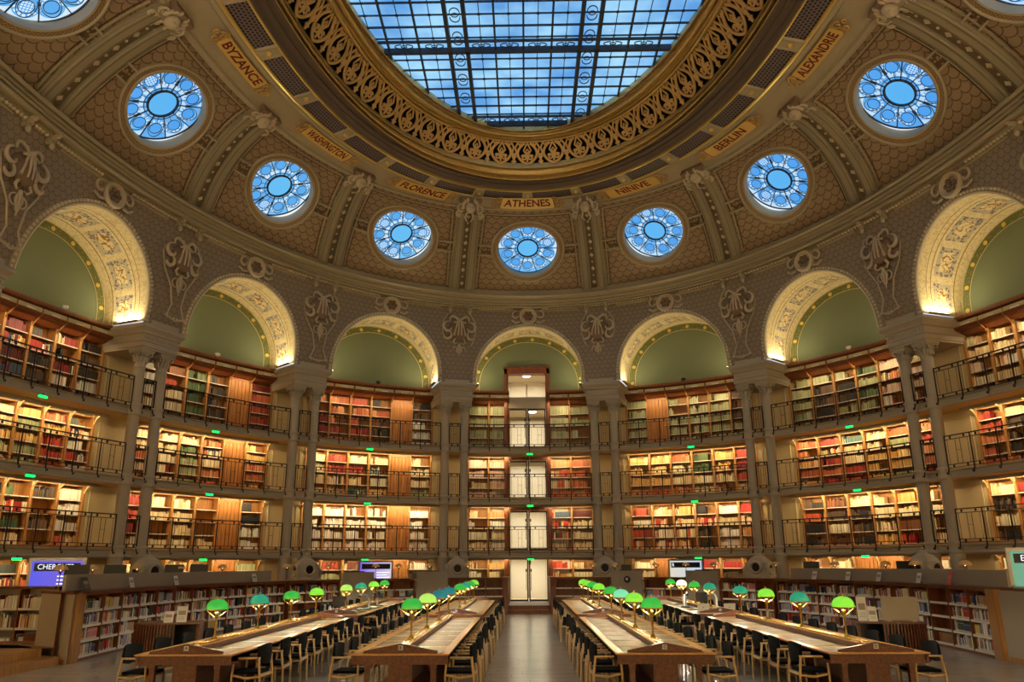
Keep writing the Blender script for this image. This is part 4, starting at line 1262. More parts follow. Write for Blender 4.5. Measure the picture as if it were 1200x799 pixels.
# what stands in which bay and storey; D = panelled door; order runs left to right
SETS = {
 (0,3): [['sage'],['sage'],['sage'],['sage']], (0,2): [['pink','cream'],['pink','cream'],['orange','mixlight'],['orange']],
 (0,1): [['cream','white'],['orange','white','cream'],['mixred','mix'],['mixred','cream','darkred']], (0,0): [['mixlight','white'],['cream','gold'],['mixred','cream'],['sage','cream']],
 (-1,3): [['red','orange'],['red','orange'],['red','orange'],['brown','orange','dark'],'D',['dark','white']],
 (-1,2): [['cream'],['mixlight','red'],['cream','teal','red'],['cream','gold','teal'],'D',['cream','sage']],
 (-1,1): [['white'],['white'],['white'],['white'],'D',['white']], (-1,0): [['mix'],['red','sage'],['mix','green'],'D','D',['dark','mix']],
 (1,3): [['sage'],'D',['sage','darkred'],['sage'],['sage'],['sage','brown']], (1,2): [['orange','red','gold'],['orange','gold'],['orange','cream'],['cream','green'],['mixlight','gold'],['red','cream']],
 (1,1): [['mixred','red'],['mixred','cream'],['cream','mixlight'],['mixred','dark'],['cream','white'],['mixred']], (1,0): [['cream','white'],'D',['white','teal'],['mixred','white'],['mixred','dark'],['mixred']],
 (-2,3): [['cream','white'],['cream','red','brown'],['green'],['red','orange','dark'],'D',['darkred','red']],
 (-2,2): [['cream','orange'],['cream','red','mix'],['green','sage','cream'],['mix','orange'],'D',['gold','red','orange']],
 (-2,1): [['cream','red'],['cream',None,None],['cream',None,None],['cream',None,None],'D',['dark','white']], (-2,0): [['cream'],['cream'],['cream','gold'],['dark','white'],'D',['dark','sage']],
 (2,3): [['sage'],['sage','dark'],['sage','dark'],['sage','green'],['pink','mixlight'],['cream','pink']], (2,2): [['orange','mixlight'],['orange','red','mixlight'],['teal','red','cream'],['gold','cream','mix'],['sage','gold','orange'],['orange','red']],
 (2,1): [['mixlight','dark'],['cream','dark','brown'],['mixred','cream','dark'],['cream','gold'],['mixred','cream','brown'],['cream']], (2,0): [['mix','cream'],['green',None],'D','D',['mixred','cream'],['mixred','white']],
 (-3,3): [['mix','red','dark'],['mix','dark'],['mix','dark','darkred'],['mix','dark'],['mix','white','dark'],['white','dark']],
 (-3,2): [['orange','cream'],['orange','red'],['gold','cream'],['gold','cream','sage'],['gold','red','orange'],['mix','white']],
 (-3,1): [['gold',None],['cream','gold',None],['mixlight','dark'],['mixred','green'],['dark',None],['white','mixlight']], (-3,0): [['mix'],['red','orange'],['mixlight','green'],['mix'],['red','mixlight'],['green','white']],
 (3,3): [['pink','cream'],['pink','cream','mixlight'],['pink','cream'],['cream'],['mix'],['mix']], (3,2): [['orange','red'],['sage','orange','dark'],['orange','red'],['red','cream'],['mix'],['mix']],
 (3,1): [['cream','dark'],['cream','red'],['mixlight'],['cream'],['mix'],['mix']], (3,0): [['mix','orange'],['green','mix'],['cream'],['mix'],['mix'],['mix']],
}
for k in range(4):
    for i in (-4, 4): SETS[(i, k)] = [['mix','gold'],['mixred'],['mixlight'],['mix'],['cream'],['mixred']]
ZS = {0: (RINGZ, 2.32), 1: (2.65, 4.78), 2: (5.12, 7.26), 3: (7.54, 10.05)}
LN = ['ground floor', 'lower gallery', 'middle gallery', 'upper gallery']
shelf_b = MB(); shelf_b.box(-CW/2+.02, CW/2-.02, .03, .36, -.018, .0, 0); shelf_b.box(-CW/2+.02, CW/2-.02, .005, .03, -.026, .006, 1)
SHELF = shelf_b.mesh('shelf', [M['wood'], M['shelf_edge']])
UPM = {}
for k in range(4):
    z0, z1 = ZS[k]; b = MB(); b.box(-.03, .03, -.03, .36, 0, z1-z0); b.box(-.045, .045, -.05, -.03, 0, z1-z0, 0); b.box(-.055, .055, -.06, -.02, .0, .12)
    b.box(-.05, .05, -.055, -.02, (z1-z0)*.5-.05, (z1-z0)*.5)
    UPM[k] = b.mesh('upright', M['wood'])
def door_mesh(h):
    b = MB(); w = CW/2-.03
    b.box(-w, w, .02, .05, 0, h, 0)
    n = 5
    for j in range(n):
        x = -w+.05+(2*w-.1)*j/n; b.box(x+.012, x+(2*w-.1)/n-.012, -.005, .02, .12, h-.15, 0)
    b.box(-w, w, -.01, .02, h-.12, h, 0); b.box(-w, w, -.01, .02, 0, .1, 0)
    return b.mesh('door', M['wood_door'])
DOORM = {k: door_mesh(ZS[k][1]-ZS[k][0]) for k in range(4)}
knob = MB(); knob.lathe([(.012, 0), (.012, .03), (.026, .045), (.02, .06), (.0, .065)], 8, caps=False, M=Rx(PI/2)); KNOB = knob.mesh('handle', M['brass'])
BOOKS = MB()
for i in BAYS:
    for k in range(4):
        S = SETS[(i, k)]; z0, z1 = ZS[k]; nr = 5 if (k == 3 and i != 0) or (k == 2 and abs(i) >= 2) else 4
        if i == 0: cells = [(-2.5, S[0]), (-1.5, S[1]), (1.5, S[2]), (2.5, S[3])]
        else: cells = [(j-2.5, S[j]) for j in range(6)]
        groups = [cells] if i else [cells[:2], cells[2:]]
        for gi, cl in enumerate(groups):
            lab = 'tall oak bookcase on the %s of %s' % (LN[k], BN[i]) if i else 'oak bookcase %s of the entrance doors on the %s' % ('left' if gi == 0 else 'right', LN[k])
            tc = i+sum(c for c, _ in cl)/len(cl)*TW
            e = empty('bookcase', ofr(tc, -1.5, z0), lab, 'bookcase', 'gallery bookcases'); inv = e.matrix_world.inverted()
            ks = []
            for c in [c-.5 for c, _ in cl]+[cl[-1][0]+.5]:
                o = link(UPM[k], 'upright', e, inv @ ofr(i+c*TW, -1.5, z0))
            b = MB(); ta, tb = i+(cl[0][0]-.5)*TW, i+(cl[-1][0]+.5)*TW; tt = np.linspace(ta, tb, len(cl)*2+1)
            b.grid([[op(t, -1.87, z0), op(t, -1.87, z1)] for t in tt], 0, smooth=False)
            b.grid([[op(t, -1.50, z1-.03), op(t, -1.50, z1), op(t, -1.87, z1)] for t in tt], 0, smooth=False)
            b.grid([[op(t, -1.44, z0), op(t, -1.44, z0+.07), op(t, -1.87, z0+.07)] for t in tt], 0, smooth=False)
            wbuild(b, 'back_panel', M['wood'], e)
            if k == 3:   # cornice with sloping light boxes above
                b = MB(); pf = [(-1.5, 9.98), (-1.42, 10.02), (-1.28, 10.10), (-1.10, 10.14), (-1.06, 10.20)]
                b.grid([[op(t, d, z) for d, z in pf] for t in tt], 0, smooth=False)
                b.grid([[op(t, d, z) for d, z in ((-1.06, 10.20), (-1.05, 10.24), (-1.10, 10.25), (-1.16, 10.42), (-1.02, 10.47), (-1.0, 10.53), (-1.0, 10.60), (-1.5, 10.60))] for t in tt], 0, smooth=False)
                wbuild(b, 'cornice', M['wood_dark'], e)
                for c, _ in cl:
                    F = ofr(i+c*TW, -1.085, 10.25); b = MB(); b.box(-.46, .46, -.02, .03, .0, .15, 0, M=F); b.box(-.17, .17, -.06, -.02, .005, .05, 1, M=F)
                    wbuild(b, 'lamp_box', [M['ochre'], M['white']], e)
                    b = MB(); b.tube([op(i+(c-.5)*TW, d, z) for d, z in ((-1.5, 9.8), (-1.35, 9.98), (-1.12, 10.16), (-1.06, 10.22))], .03, 5); wbuild(b, 'bracket', M['wood'], e)
            H = (z1-z0-.09)/nr
            for c, names in cl:
                Fc = ofr(i+c*TW, -1.5, z0)
                if names == 'D':
                    d_ = link(DOORM[k], 'door', e, inv @ ofr(i+c*TW, -1.5, z0)); link(KNOB, 'handle', d_, T(.38, -.01, 1.0)); continue
                rnd = random.Random(hash((i*31+k*7+int(c*2))*13))
                for r in range(nr):
                    zz = z0+.09+r*H
                    link(SHELF, 'shelf', e, inv @ ofr(i+c*TW, -1.5, zz))
                    nm = rnd.choice(names)
                    if nm is None: 
                        if rnd.random() < .75: continue
                        nm = 'cream'
                    full = 1.0 if rnd.random() < .82 else rnd.uniform(.35, .9)
                    if r == nr-1 and rnd.random() < .1: full = .5
                    F = ofr(i+c*TW, -1.5, zz) @ T(-CW/2+.03, 0, -.016)
                    fill_row(BOOKS, F, CW-.06, H-.03, .34, PAL[nm], rnd, full=full)
# white smoke detectors / cameras on top of the bookcases
for i, x in ((-3, .1), (-2, 0), (2, 0.02), (-1, .02), (1, .0)):
    F = ofr(i+x, -1.02, 10.60); e = empty('security_camera', F, 'small %s camera on the bookcase cornice of %s' % ('white' if abs(i) > 1 else 'dark', BN[i]), 'camera', 'cameras on the bookcases')
    m = M['white'] if abs(i) > 1 else M['blackplastic']
    b = MB(); b.lathe([(.03, 0), (.03, .08), (.11, .10), (.11, .14), (.04, .16)], 12); b.build('bracket', m, e)
    b = MB(); b.ball((0, -.02, .08), .09, 12, 8, sc=(1.2, 1, .9)); b.build('dome_lens', m, e)
# ------------------------------------------------------------------ doorway portal with glass doors on four storeys
XP = -.10; YP = 38.42
e = empty('window_portal', T(XP, YP, RINGZ)); e['kind'] = 'structure'
b = MB(); HW_ = 1.17
for s in (-1, 1):
    b.box(XP+s*HW_-(.15 if s > 0 else 0), XP+s*HW_+(0 if s > 0 else .15), YP-.1, YP+.4, RINGZ, 11.9)
    b.box(XP+s*HW_-(.21 if s > 0 else -.15), XP+s*HW_-(.15 if s > 0 else -.21), YP-.04, YP+.4, RINGZ, 11.6)
b.box(XP-HW_-.0, XP+HW_, YP-.1, YP+.4, 11.58, 11.9); b.box(XP-HW_-.05, XP+HW_+.05, YP-.14, YP+.4, 11.86, 11.95)
b.box(XP-HW_-1.0, XP-HW_, YP-.0, YP+.1, 10.6, 10.72); b.box(XP+HW_, XP+HW_+1.0, YP, YP+.1, 10.6, 10.72)
wbuild(b, 'frame', M['wood_dark'], e)
for (za, zb) in ((2.36, 2.70), (4.62, 5.17), (7.10, 7.74), (9.78, 10.36)):
    b = MB(); b.box(XP-.97, XP+.97, YP+.02, YP+.3, za, zb); wbuild(b, 'spandrel_panel', M['gallery'] if za > 9 else M['wood_dark'], e)
def gdoor(z0, z1, lab):
    d = empty('glass_double_door', T(XP, YP+.12, z0), lab, 'door', 'glass doors of the portal')
    h = z1-z0
    for s in (-1, 1):
        b = MB()
        a0, a1 = (.02, .95) if s > 0 else (-.95, -.02)
        for bx in ((a0, a0+.06, 0, h), (a1-.06, a1, 0, h), (a0, a1, 0, .08), (a0, a1, h-.07, h)): b.box(bx[0], bx[1], -.025, .025, bx[2], bx[3])
        lf = b.build('door_leaf', M['iron'], d)
        b = MB(); b.box(a0+.06, a1-.06, -.004, .004, .08, h-.07); b.build('glass_pane', M['clearglass'], lf)
        b = MB(); x = s*.12; b.tube([(x, -.07, .5), (x, -.07, 1.3)], .014, 6); b.tube([(x, -.07, .55), (x, .0, .55)], .01, 5); b.tube([(x, -.07, 1.25), (x, .0, 1.25)], .01, 5)
        b.box(s*.12-.03, s*.12+.03, -.05, -.02, 1.35, 1.5); b.build('handle', M['iron'], lf)
gdoor(RINGZ, 2.34, 'glass double door at the end of the aisle, up two steps'); gdoor(2.72, 4.60, 'glass double door on the lower gallery, above the entrance')
gdoor(5.18, 7.08, 'glass double door on the middle gallery, above the entrance'); gdoor(7.75, 9.76, 'glass double door on the upper gallery, above the entrance')
b = MB(); b.box(XP-.97, XP+.97, YP+.1, YP+.11, 10.36, 11.58); wbuild(b, 'glass_pane', M['clearglass'], e)
# lit stair hall behind the doors
b = MB(); x0, x1, y0, y1 = XP-2.4, XP+2.4, YP+.45, YP+4.2
b.grid([[(x0, y0, 0), (x0, y0, 12.2)], [(x0, y1, 0), (x0, y1, 12.2)], [(x1, y1, 0), (x1, y1, 12.2)], [(x1, y0, 0), (x1, y0, 12.2)]], smooth=False)
for z in (RINGZ, 2.66, 5.14, 7.72, 10.2, 12.2):
    b.box(x0, x1, y0, y1, z-.12, z)
for s in (-1, 1): b.box(XP+s*1.17 if s > 0 else x0, x1 if s > 0 else XP-1.17, y0-.06, y0, 0, 12.2)
b.build('wall_stair_hall', M['hallwall'], kind='structure')
for n_, (z0, z1) in enumerate(((RINGZ, 2.5), (2.66, 5.0), (5.14, 7.6), (7.72, 10.1), (10.2, 12.1))):
    d = empty('panelled_door', T(XP, y1-.06, z0), 'white panelled door in the lit hall behind the %s glass' % ['entrance', 'lower gallery', 'middle gallery', 'upper gallery', 'topmost'][n_], 'door', 'panelled hall doors')
    b = MB(); h = min(2.05, z1-z0-.1)
    for s in (-1, 1):
        b.box(s*.48-.44, s*.48+.44, -.03, .0, 0, h); b.box(s*.48-.33, s*.48+.33, -.05, -.03, .2, h*.45); b.box(s*.48-.33, s*.48+.33, -.05, -.03, h*.52, h-.15)
    b.box(-1.05, -.94, -.07, .0, 0, h+.1); b.box(.94, 1.05, -.07, 0, 0, h+.1); b.box(-1.05, 1.05, -.07, 0, h, h+.1)
    b.build('door_leaf', M['white_paint'], d); b = MB(); b.lathe([(.012, 0), (.03, .05), (.0, .06)], 8, M=T(.08, -.05, 1.0) @ Rx(PI/2)); b.build('handle', M['brass'], d)
    l = empty('ceiling_lamp', T(XP+(.0 if n_ != 3 else .3), YP+2.2, z1-.03), 'lit ceiling lamp in the hall behind the %s glass' % ['entrance', 'lower gallery', 'middle gallery', 'upper gallery', 'topmost'][n_], 'lamp', 'hall ceiling lamps')
    b = MB(); b.lathe([(.24, 0), (.26, -.03), (.24, -.06)], 16); b.build('housing', M['white_paint'], l); b = MB(); b.lathe([(.22, -.06), (.18, -.10), (.0, -.12)], 16, caps=False); b.build('diffuser', M['diffuser'], l)
# ------------------------------------------------------------------ low curved counters with bookshelves
CH = 1.51
SA = 11.25; NB = 0
SN = ['top', 'second', 'third', 'bottom']
bk = MB()
bk.box(0, 1, 0, 1, 0, 1, 0, skip='t'); bk.box(.12, .88, .06, 1, .2, .985, 1, skip='b'); 
bk.add([(0,0,1),(1,0,1),(1,.05,1),(0,.05,1)], [(0,1,2,3)], 0); bk.add([(0,.05,1),(.12,.05,1),(.12,1,1),(0,1,1)], [(0,1,2,3)], 0); bk.add([(.88,.05,1),(1,.05,1),(1,1,1),(.88,1,1)], [(0,1,2,3)], 0)
bk.box(0, 1, -.02, .0, .78, .80, 1); bk.box(.1, .9, -.012, 0, .10, .2, 1)
BOOK = bk.mesh('book', [M['book'], M['page']])
NAMED = [('dark blue', (40,52,92)), ('black', (26,26,28)), ('dark red', (120,30,30)), ('cream', (222,208,176)), ('white', (226,222,214)), ('dark green', (44,70,52)), ('brown', (104,66,42)), ('grey', (122,120,118)), ('pink', (196,124,124)), ('red', (176,44,40)), ('tan', (178,140,96)), ('pale blue', (126,150,178)), ('orange', (204,108,50)), ('yellow', (212,176,84)), ('lilac grey', (150,138,156))]
LOOSE = BOOKS
cellshelf = MB(); cellshelf.box(-.48, .48, .02, .34, -.02, 0, 0); cellshelf.box(-.48, .48, -.0, .02, -.035, .02, 1)
CSHELF = cellshelf.mesh('shelf', [M['wood_dark'], M['shelf_edge']])
b = MB(); b.box(-.022, .022, -.01, .36, .08, CH-.04); CUP = b.mesh('upright', M['wood_dark'])
def counter(side, s0, s1, label, ncol, upstand=False, books='full', empty_cols=(), grp='curved counters'):
    global NB
    nm = 'left' if side < 0 else 'right'
    e = empty('counter_bookcase', cfr(side, (s0+s1)/2, 0, 0), label, 'counter', grp); inv = e.matrix_world.inverted()
    n = max(3, int((s1-s0)*2)); ss = np.linspace(s0, s1, n+1)
    def P(s, off, z): p = cpt(side, s, off)[0]; return Vector((p[0], p[1], z))
    b = MB(); ob = .80 if upstand and side < 0 else 0
    def s_(s): return s0+ob+(s-s0)*(s1-s0-ob)/(s1-s0)
    b.grid([[P(s, -.05, CH-.04), P(s, -.05, CH), P(s_(s), .95, CH), P(s_(s), .95, CH-.04), P(s, -.05, CH-.04)] for s in ss], 0, smooth=False)
    for s in (s0, s1): b.add([P(s, -.05, CH-.04), P(s, -.05, CH), P(s_(s), .95, CH), P(s_(s), .95, CH-.04)], [(0,1,2,3)])
    wbuild(b, 'worktop', M['wood_table'], e)
    b = MB()
    b.grid([[P(s, .36, 0), P(s, .36, CH-.04)] for s in ss], 0, smooth=False); b.grid([[P(s_(s), .90, 0), P(s_(s), .90, CH-.04)] for s in ss], 0, smooth=False)
    b.grid([[P(s, .03, 0), P(s, .03, .08), P(s, .36, .08)] for s in ss], 0, smooth=False)
    b.grid([[P(s, 0, CH-.10), P(s, 0, CH-.04)] for s in ss], 0, smooth=False)
    for s in (s0, s1): b.add([P(s, 0, 0), P(s, 0, CH-.04), P(s_(s), .9, CH-.04), P(s_(s), .9, 0)], [(0,1,2,3)])
    wbuild(b, 'carcass', M['wood_dark'], e)
    if upstand:
        b = MB(); s2 = np.linspace(s0+.25, s1-.35, n+1)
        b.grid([[P(s, .42, CH), P(s, .42, CH+.36), P(s, .48, CH+.36), P(s, .48, CH)] for s in s2], 0, smooth=False)
        for s in (s2[0], s2[-1]): b.add([P(s, .42, CH), P(s, .42, CH+.36), P(s, .48, CH+.36), P(s, .48, CH)], [(0,1,2,3)])
        wbuild(b, 'upstand_panel', M['panel_grey'], e)
    pad = .38 if upstand else .05
    w = (s1-s0-2*pad+(.33 if upstand else 0))/ncol
    a0 = s0+pad
    H = (CH-.04-.10-.08)/4
    for c in range(ncol+1): link(CUP, 'upright', e, inv @ cfr(side, a0+c*w, 0, 0))
    if upstand:
        b = MB(); b.box(-.02, .30 if side < 0 else .36, -.04, .03 if side < 0 else .40, 0, CH-.04, M=cfr(side, s0+.02, 0, 0) if side < 0 else cfr(side, s0+.36, 0, 0)); wbuild(b, 'end_post', M['wood'], e)
    for c in range(ncol):
        for r in range(4):
            z = .08+(3-r)*H+.02; F = cfr(side, a0+(c+.5)*w, 0, z)
            link(CSHELF, 'shelf', e, inv @ F @ Matrix.Scale(w/.96, 4, (1, 0, 0)))
            if c in empty_cols or books == 'none': continue
            if books == 'few' and random.random() < .35: continue
            x = -w/2+.05; end = w/2-.04; j = 0; run = 0
            while x < end:
                if run <= 0:
                    uniform = random.random() < .35; run = random.randint(2, 7); ww0 = random.uniform(.022, .055); hh0 = random.uniform(.62, .86)*H; cc0 = random.choice(NAMED)
                run -= 1
                if uniform: ww, hh, cc = ww0, hh0, cc0
                else: ww = random.uniform(.016, .05); hh = random.uniform(.56, .88)*H; cc = random.choice(NAMED) if random.random() < .6 else random.choice((NAMED[1], NAMED[3], NAMED[4], NAMED[4], NAMED[7], NAMED[6]))
                if x+ww > end: break
                if random.random() < .04: x += random.uniform(.03, .12)
                if x+ww > end: break
                d = random.uniform(.17, .24); col = [v*random.uniform(.85, 1.15) for v in lin(cc[1])]
                ind = upstand and c < 2 and NBK[nm] < 150
                if ind:
                    NBK[nm] += 1; j += 1
                    o = link(BOOK, 'book', None, F @ T(x, .05, .001) @ Matrix.Diagonal((ww-.002, d, hh, 1)))
                    o.color = (*col, 1)
                    tag(o, '%s book, %s along the %s shelf, %s compartment of the %s counter' % (cc[0], ORD[min(j-1, 23)], SN[r], ORD[c], nm), 'book', 'books in the nearest counter shelves')
                else:
                    LOOSE.box(x, x+ww-.003, .05, .05+d, .001, hh, M=F, col=col, skip='bk')
                    if random.random() < .6: LOOSE.box(x+.002, x+ww-.005, .046, .05, hh*.08, hh*.2, M=F, col=lin((230,228,220)), skip='kb')
                x += ww
NBK = {'left': 0, 'right': 0}
random.seed(11)
for side, nm in ((-1, 'left'), (1, 'right')):
    counter(side, 0, SA, 'long curved %s counter with grey upstand and full bookshelves below' % nm, 11, True, 'full', (2,) if side > 0 else ())
    counter(side, SA+.12, 13.85, 'short dark shelf counter beside the long %s counter' % nm, 3, False, 'few')
    counter(side, 15.45, 17.28, 'short %s display counter between two grey screens' % nm, 2, False, 'few' if side > 0 else 'none')
    counter(side, 18.72, CLEN-.02, 'dark empty shelf counter just %s of the entrance steps' % nm, 3, False, 'none')
# dark wood end blocks beside the steps
for side, nm in ((-1, 'left'), (1, 'right')):
    F = cfr(side, CLEN-.02, 0, 0); x = -1.14 if side < 0 else .94
    e = empty('doorway_pier', T(x, 34.0, 0), 'dark wooden end block flanking the entrance steps on the %s' % nm, 'wood block', 'end blocks of the steps')
    b = MB(); b.box(-.13, .13, -.12, 3.6, 0, CH-.04); b.build('block', M['wood_dark'], e); b = MB(); b.box(-.16, .16, -.15, 3.6, CH-.04, CH); b.build('top', M['wood_table'], e)
# grey screens standing in the counter line
for side, nm in ((-1, 'left'), (1, 'right')):
    for s0, s1, w in ((13.9, 15.38, 'beside the dark shelves'), (17.33, 18.68, 'nearer the entrance door')):
        e = empty('privacy_screen', cfr(side, (s0+s1)/2, -.06, 0), 'grey upright screen panel on the %s side, %s' % (nm, w), 'screen', 'grey screens')
        b = MB(); P = lambda s, off, z: Vector((*cpt(side, s, off)[0], z)); ss = np.linspace(s0, s1, 5)
        b.grid([[P(s, -.02, .05), P(s, -.06, 1.78), P(s, 0, 1.78), P(s, .04, .05)] for s in ss], 0, smooth=False)
        for s in (s0, s1): b.add([P(s, -.02, .05), P(s, -.06, 1.78), P(s, 0, 1.78), P(s, .04, .05)], [(0,1,2,3)])
        wbuild(b, 'panel', M['panel_grey'], e)
        b = MB(); 
        for s in (s0+.1, s1-.1): b.box(-.05, .05, -.12, .2, 0, .05, M=cfr(side, s, 0, 0))
        wbuild(b, 'foot', M['iron'], e)
        b = MB(); b.box(-.28, .28, -.06, .06, 1.78, 1.81, M=cfr(side, (s0+s1)/2, -.02, 0)); wbuild(b, 'top_clip', M['blackplastic'], e)
# end panels of the long counters, with the steps up on the left
for side, nm in ((-1, 'left'), (1, 'right')):
    sx = side; x0 = 10.22 if side < 0 else 10.02
    e = empty('counter_end_panel', T(sx*x0, 17.6, 0), 'large grey laminate end panel of the %s counter' % nm, 'panel', 'counter end panels')
    b = MB(); xa, xb = (x0+.35, x0+1.45) if side < 0 else (x0+.35, x0+3.4)
    ya, yb = (17.60, 18.0) if side < 0 else (17.60, 16.4)
    P0, P1 = ((-10.24, 17.50), (-11.45, 18.28)) if side < 0 else ((10.06, 17.50), (10.38, 13.6))
    vs = [(P0[0], P0[1], .0), (P1[0], P1[1], .0), (P1[0], P1[1], CH-.06), (P0[0], P0[1], CH-.06), (P0[0], P0[1]+.06, 0), (P1[0], P1[1]+.06, 0), (P1[0], P1[1]+.06, CH-.06), (P0[0], P0[1]+.06, CH-.06)]
    b.add(vs, [(0,1,2,3),(4,5,6,7),(0,1,5,4),(3,2,6,7),(1,2,6,5),(0,3,7,4)]); wbuild(b, 'panel', M['panel_grey'], e)
    b = MB(); ex = (.1, .45) if side < 0 else (.9, .0); vs = [(P0[0], P0[1]-.05, CH-.05), (P1[0], P1[1]-.05, CH-.05), (P1[0]+ex[0], P1[1]+ex[1], CH-.05), (P0[0]+ex[0], P0[1]+ex[1], CH-.05)]
    b.add(vs+[(a, c, d+.05) for a, c, d in vs], [(0,1,2,3),(4,5,6,7),(0,1,5,4),(1,2,6,5),(2,3,7,6),(3,0,4,7)]); wbuild(b, 'top', M['wood_table'], e)
    b = MB(); vs = [(P0[0], P0[1]-.06, .0), (P1[0], P1[1]-.06, .0), (P1[0], P1[1]-.0, .0), (P0[0], P0[1], .0)]
    b.add(vs+[(a, c, .10) for a, c, d in vs], [(0,1,2,3),(4,5,6,7),(0,1,5,4),(1,2,6,5),(2,3,7,6),(3,0,4,7)]); wbuild(b, 'plinth', M['wood'], e)
# left far end: steps and a second counter across the passage
e = empty('ring_steps', T(-10.36, 17.5, 0), 'two polished wooden steps at the near end of the left counter', 'steps')
for k in (0, 1):
    b = MB(); b.add([(-.42*k, -.02, .165*k), (-.42*k+.0, -5.0, .165*k), (-5.4, -5.0, .165*k), (-5.4, 1.6, .165*k), (-1.1-.3*k, .72, .165*k)]+[(-.42*k, -.02, .165*(k+1)), (-.42*k+.0, -5.0, .165*(k+1)), (-5.4, -5.0, .165*(k+1)), (-5.4, 1.6, .165*(k+1)), (-1.1-.3*k, .72, .165*(k+1))], [(4,3,2,1,0),(5,6,7,8,9)]+[(i,(i+1)%5,5+(i+1)%5,5+i) for i in range(5)]); b.build('step', M['wood'], e)
e = empty('counter_bookcase', T(-13.6, 19.2, RINGZ-.3), 'low counter of books across the passage behind the left steps', 'counter', 'curved counters')
b = MB(); b.box(-2.4, 1.9, 0, .8, CH-.01, CH+.04); b.build('worktop', M['wood_table'], e)
b = MB(); b.box(-2.4, 1.9, .36, .75, 0, CH-.01); b.box(-2.4, 1.9, 0, .36, 0, .12); b.build('carcass', M['panel_grey'], e)
L2b = BOOKS
for c in range(6):
    b = MB(); x = -2.4+c*.86; b.box(x-.02, x+.02, 0, .36, .12, CH); b.build('upright', M['wood_dark'], e)
for c in range(5):
    for r in range(3):
        z = .14+r*.45; b = MB(); x = -2.38+c*.86; b.box(x, x+.82, 0, .36, z-.02, z); b.box(x, x+.82, -.02, 0, z-.04, z+.015, 1); b.build('shelf', [M['wood_dark'], M['shelf_edge']], e)
        fill_row(L2b, T(-13.6+x+.01, 19.2, RINGZ-.3+z-.016), .8, .42, .33, PAL['mix']+PAL['white'], random, mode='mix')
BOOKS.build('books', M['books'], label='thousands of books filling the gallery bookcases and the farther counter shelves', cat='books', kind='stuff')

# ------------------------------------------------------------------ reading tables
def ridge(y0, y1): pass
def make_table():
    root = empty('reading_table', T(0, 0, 0)); L = 8.2; W = .73; kids = []
    b = MB(); b.box(-W, W, 0, L, .715, .745, 0); b.box(-W-.02, -W+.11, -.02, L+.02, .735, .755, 1); b.box(W-.11, W+.02, -.02, L+.02, .735, .755, 1)
    b.box(-W-.02, W+.02, -.02, .10, .735, .755, 1); b.box(-W-.02, W+.02, L-.10, L+.02, .735, .755, 1)
    b.box(-W, W, .02, L-.02, .60, .715, 0); 
    for s in (-1, 1): b.box(s*W-(.04 if s > 0 else 0), s*W+(0 if s > 0 else .04), 0, L, .64, .72, 0)
    for k in range(9):
        y = .10+(L-.2)*k/8
        b.box(-W+.08, W-.08, y-.03, y+.03, .744, .750, 1)
    kids.append(b.build('tabletop', [M['wood_table'], M['wood_edge']], root))
    for s in (-1, 1):
        for k in range(8):
            y0 = .10+(L-.2)*k/8+.03; y1 = y0+(L-.2)/8-.06; b = MB(); xa, xb = (.11, W-.11); 
            b.box(min(s*xa, s*xb), max(s*xa, s*xb), y0, y1, .744, .7475, 0); kids.append(b.build('leather_inlay', M['leather'], root))
    b = MB(); b.box(-.07, .07, .45, L-.45, .745, .83, 0); b.box(-.085, .085, .45, L-.45, .83, .85, 1); kids.append(b.build('spine_box', [M['wood_table'], M['wood_edge']], root))
    b = MB()
    for s in (-1, 1): b.tube([(s*.05, .45, .865), (s*.05, L-.45, .865)], .014, 6)
    kids.append(b.build('brass_rail', M['brass'], root))
    for y, f in ((.10, -1), (L-.10, 1)):
        b = MB(); pr = [(-.56, .755), (.56, .755), (.56, .79), (.0, .90), (-.56, .79)]
        vs = [(x, y-.025, z) for x, z in pr]+[(x, y+.025, z) for x, z in pr]
        b.add(vs, [(0,1,2,3,4)[::-1], (5,6,7,8,9)]+[(i, (i+1) % 5, 5+(i+1) % 5, 5+i) for i in range(5)])
        gb = b.build('gable_board', M['wood_table'], root)
        p = MB(); p.box(-.035, .035, y+f*.025-.004, y+f*.025+.004, .80, .87); pl = p.build('number_plate', M['silver'], gb); kids.append((gb, [pl]))
    for y in (.12, L*.34, L*.66, L-.12):
        for x in (-.50, .50):
            b = MB(); b.box(x-.04, x+.04, y-.04, y+.04, 0, .62); b.box(x-.05, x+.05, y-.05, y+.05, .54, .62); kids.append(b.build('leg', M['wood_table'], root))
        b = MB(); b.box(-.18, .18, y-.03, y+.03, .0, .62); b.box(-.21, .21, y-.035, y+.035, 0, .06); kids.append(b.build('support_panel', M['wood_table'], root))
    b = MB(); b.box(-.02, .02, .15, L-.15, .2, .6); kids.append(b.build('modesty_panel', M['wood_table'], root))
    b = MB(); b.box(-.56, .56, .08, L-.08, .12, .15); 
    kids.append(b.build('foot_shelf', M['wood_table'], root))
    remember(root, kids); return root
TX = {'left outer': -5.42, 'left inner': -2.14, 'right inner': 1.86, 'right outer': 5.03}
TY = {'front': 12.22, 'back': 21.75}
tab0 = make_table(); tables = {}
LET = {'left outer': 'A', 'left inner': 'B', 'right inner': 'C', 'right outer': 'D'}
first = True
for row in ('front', 'back'):
    for colm in TX:
        Mx = T(TX[colm], TY[row], 0); lab = 'long mahogany reading table with leather inlays, %s %s table' % (colm, row)
        if first: tab0.matrix_world = Mx; tag(tab0, lab, 'table', 'reading tables'); tables[(colm, row)] = tab0; first = False
        else: tables[(colm, row)] = copy_thing(tab0, Mx, lab)
for colm, tx in LET.items():     # letters on the plates of the front tables
    tb = tables[(colm, 'front')]
    gb = [c for c in tb.children if c.name.startswith('gable_board')][0] if False else None
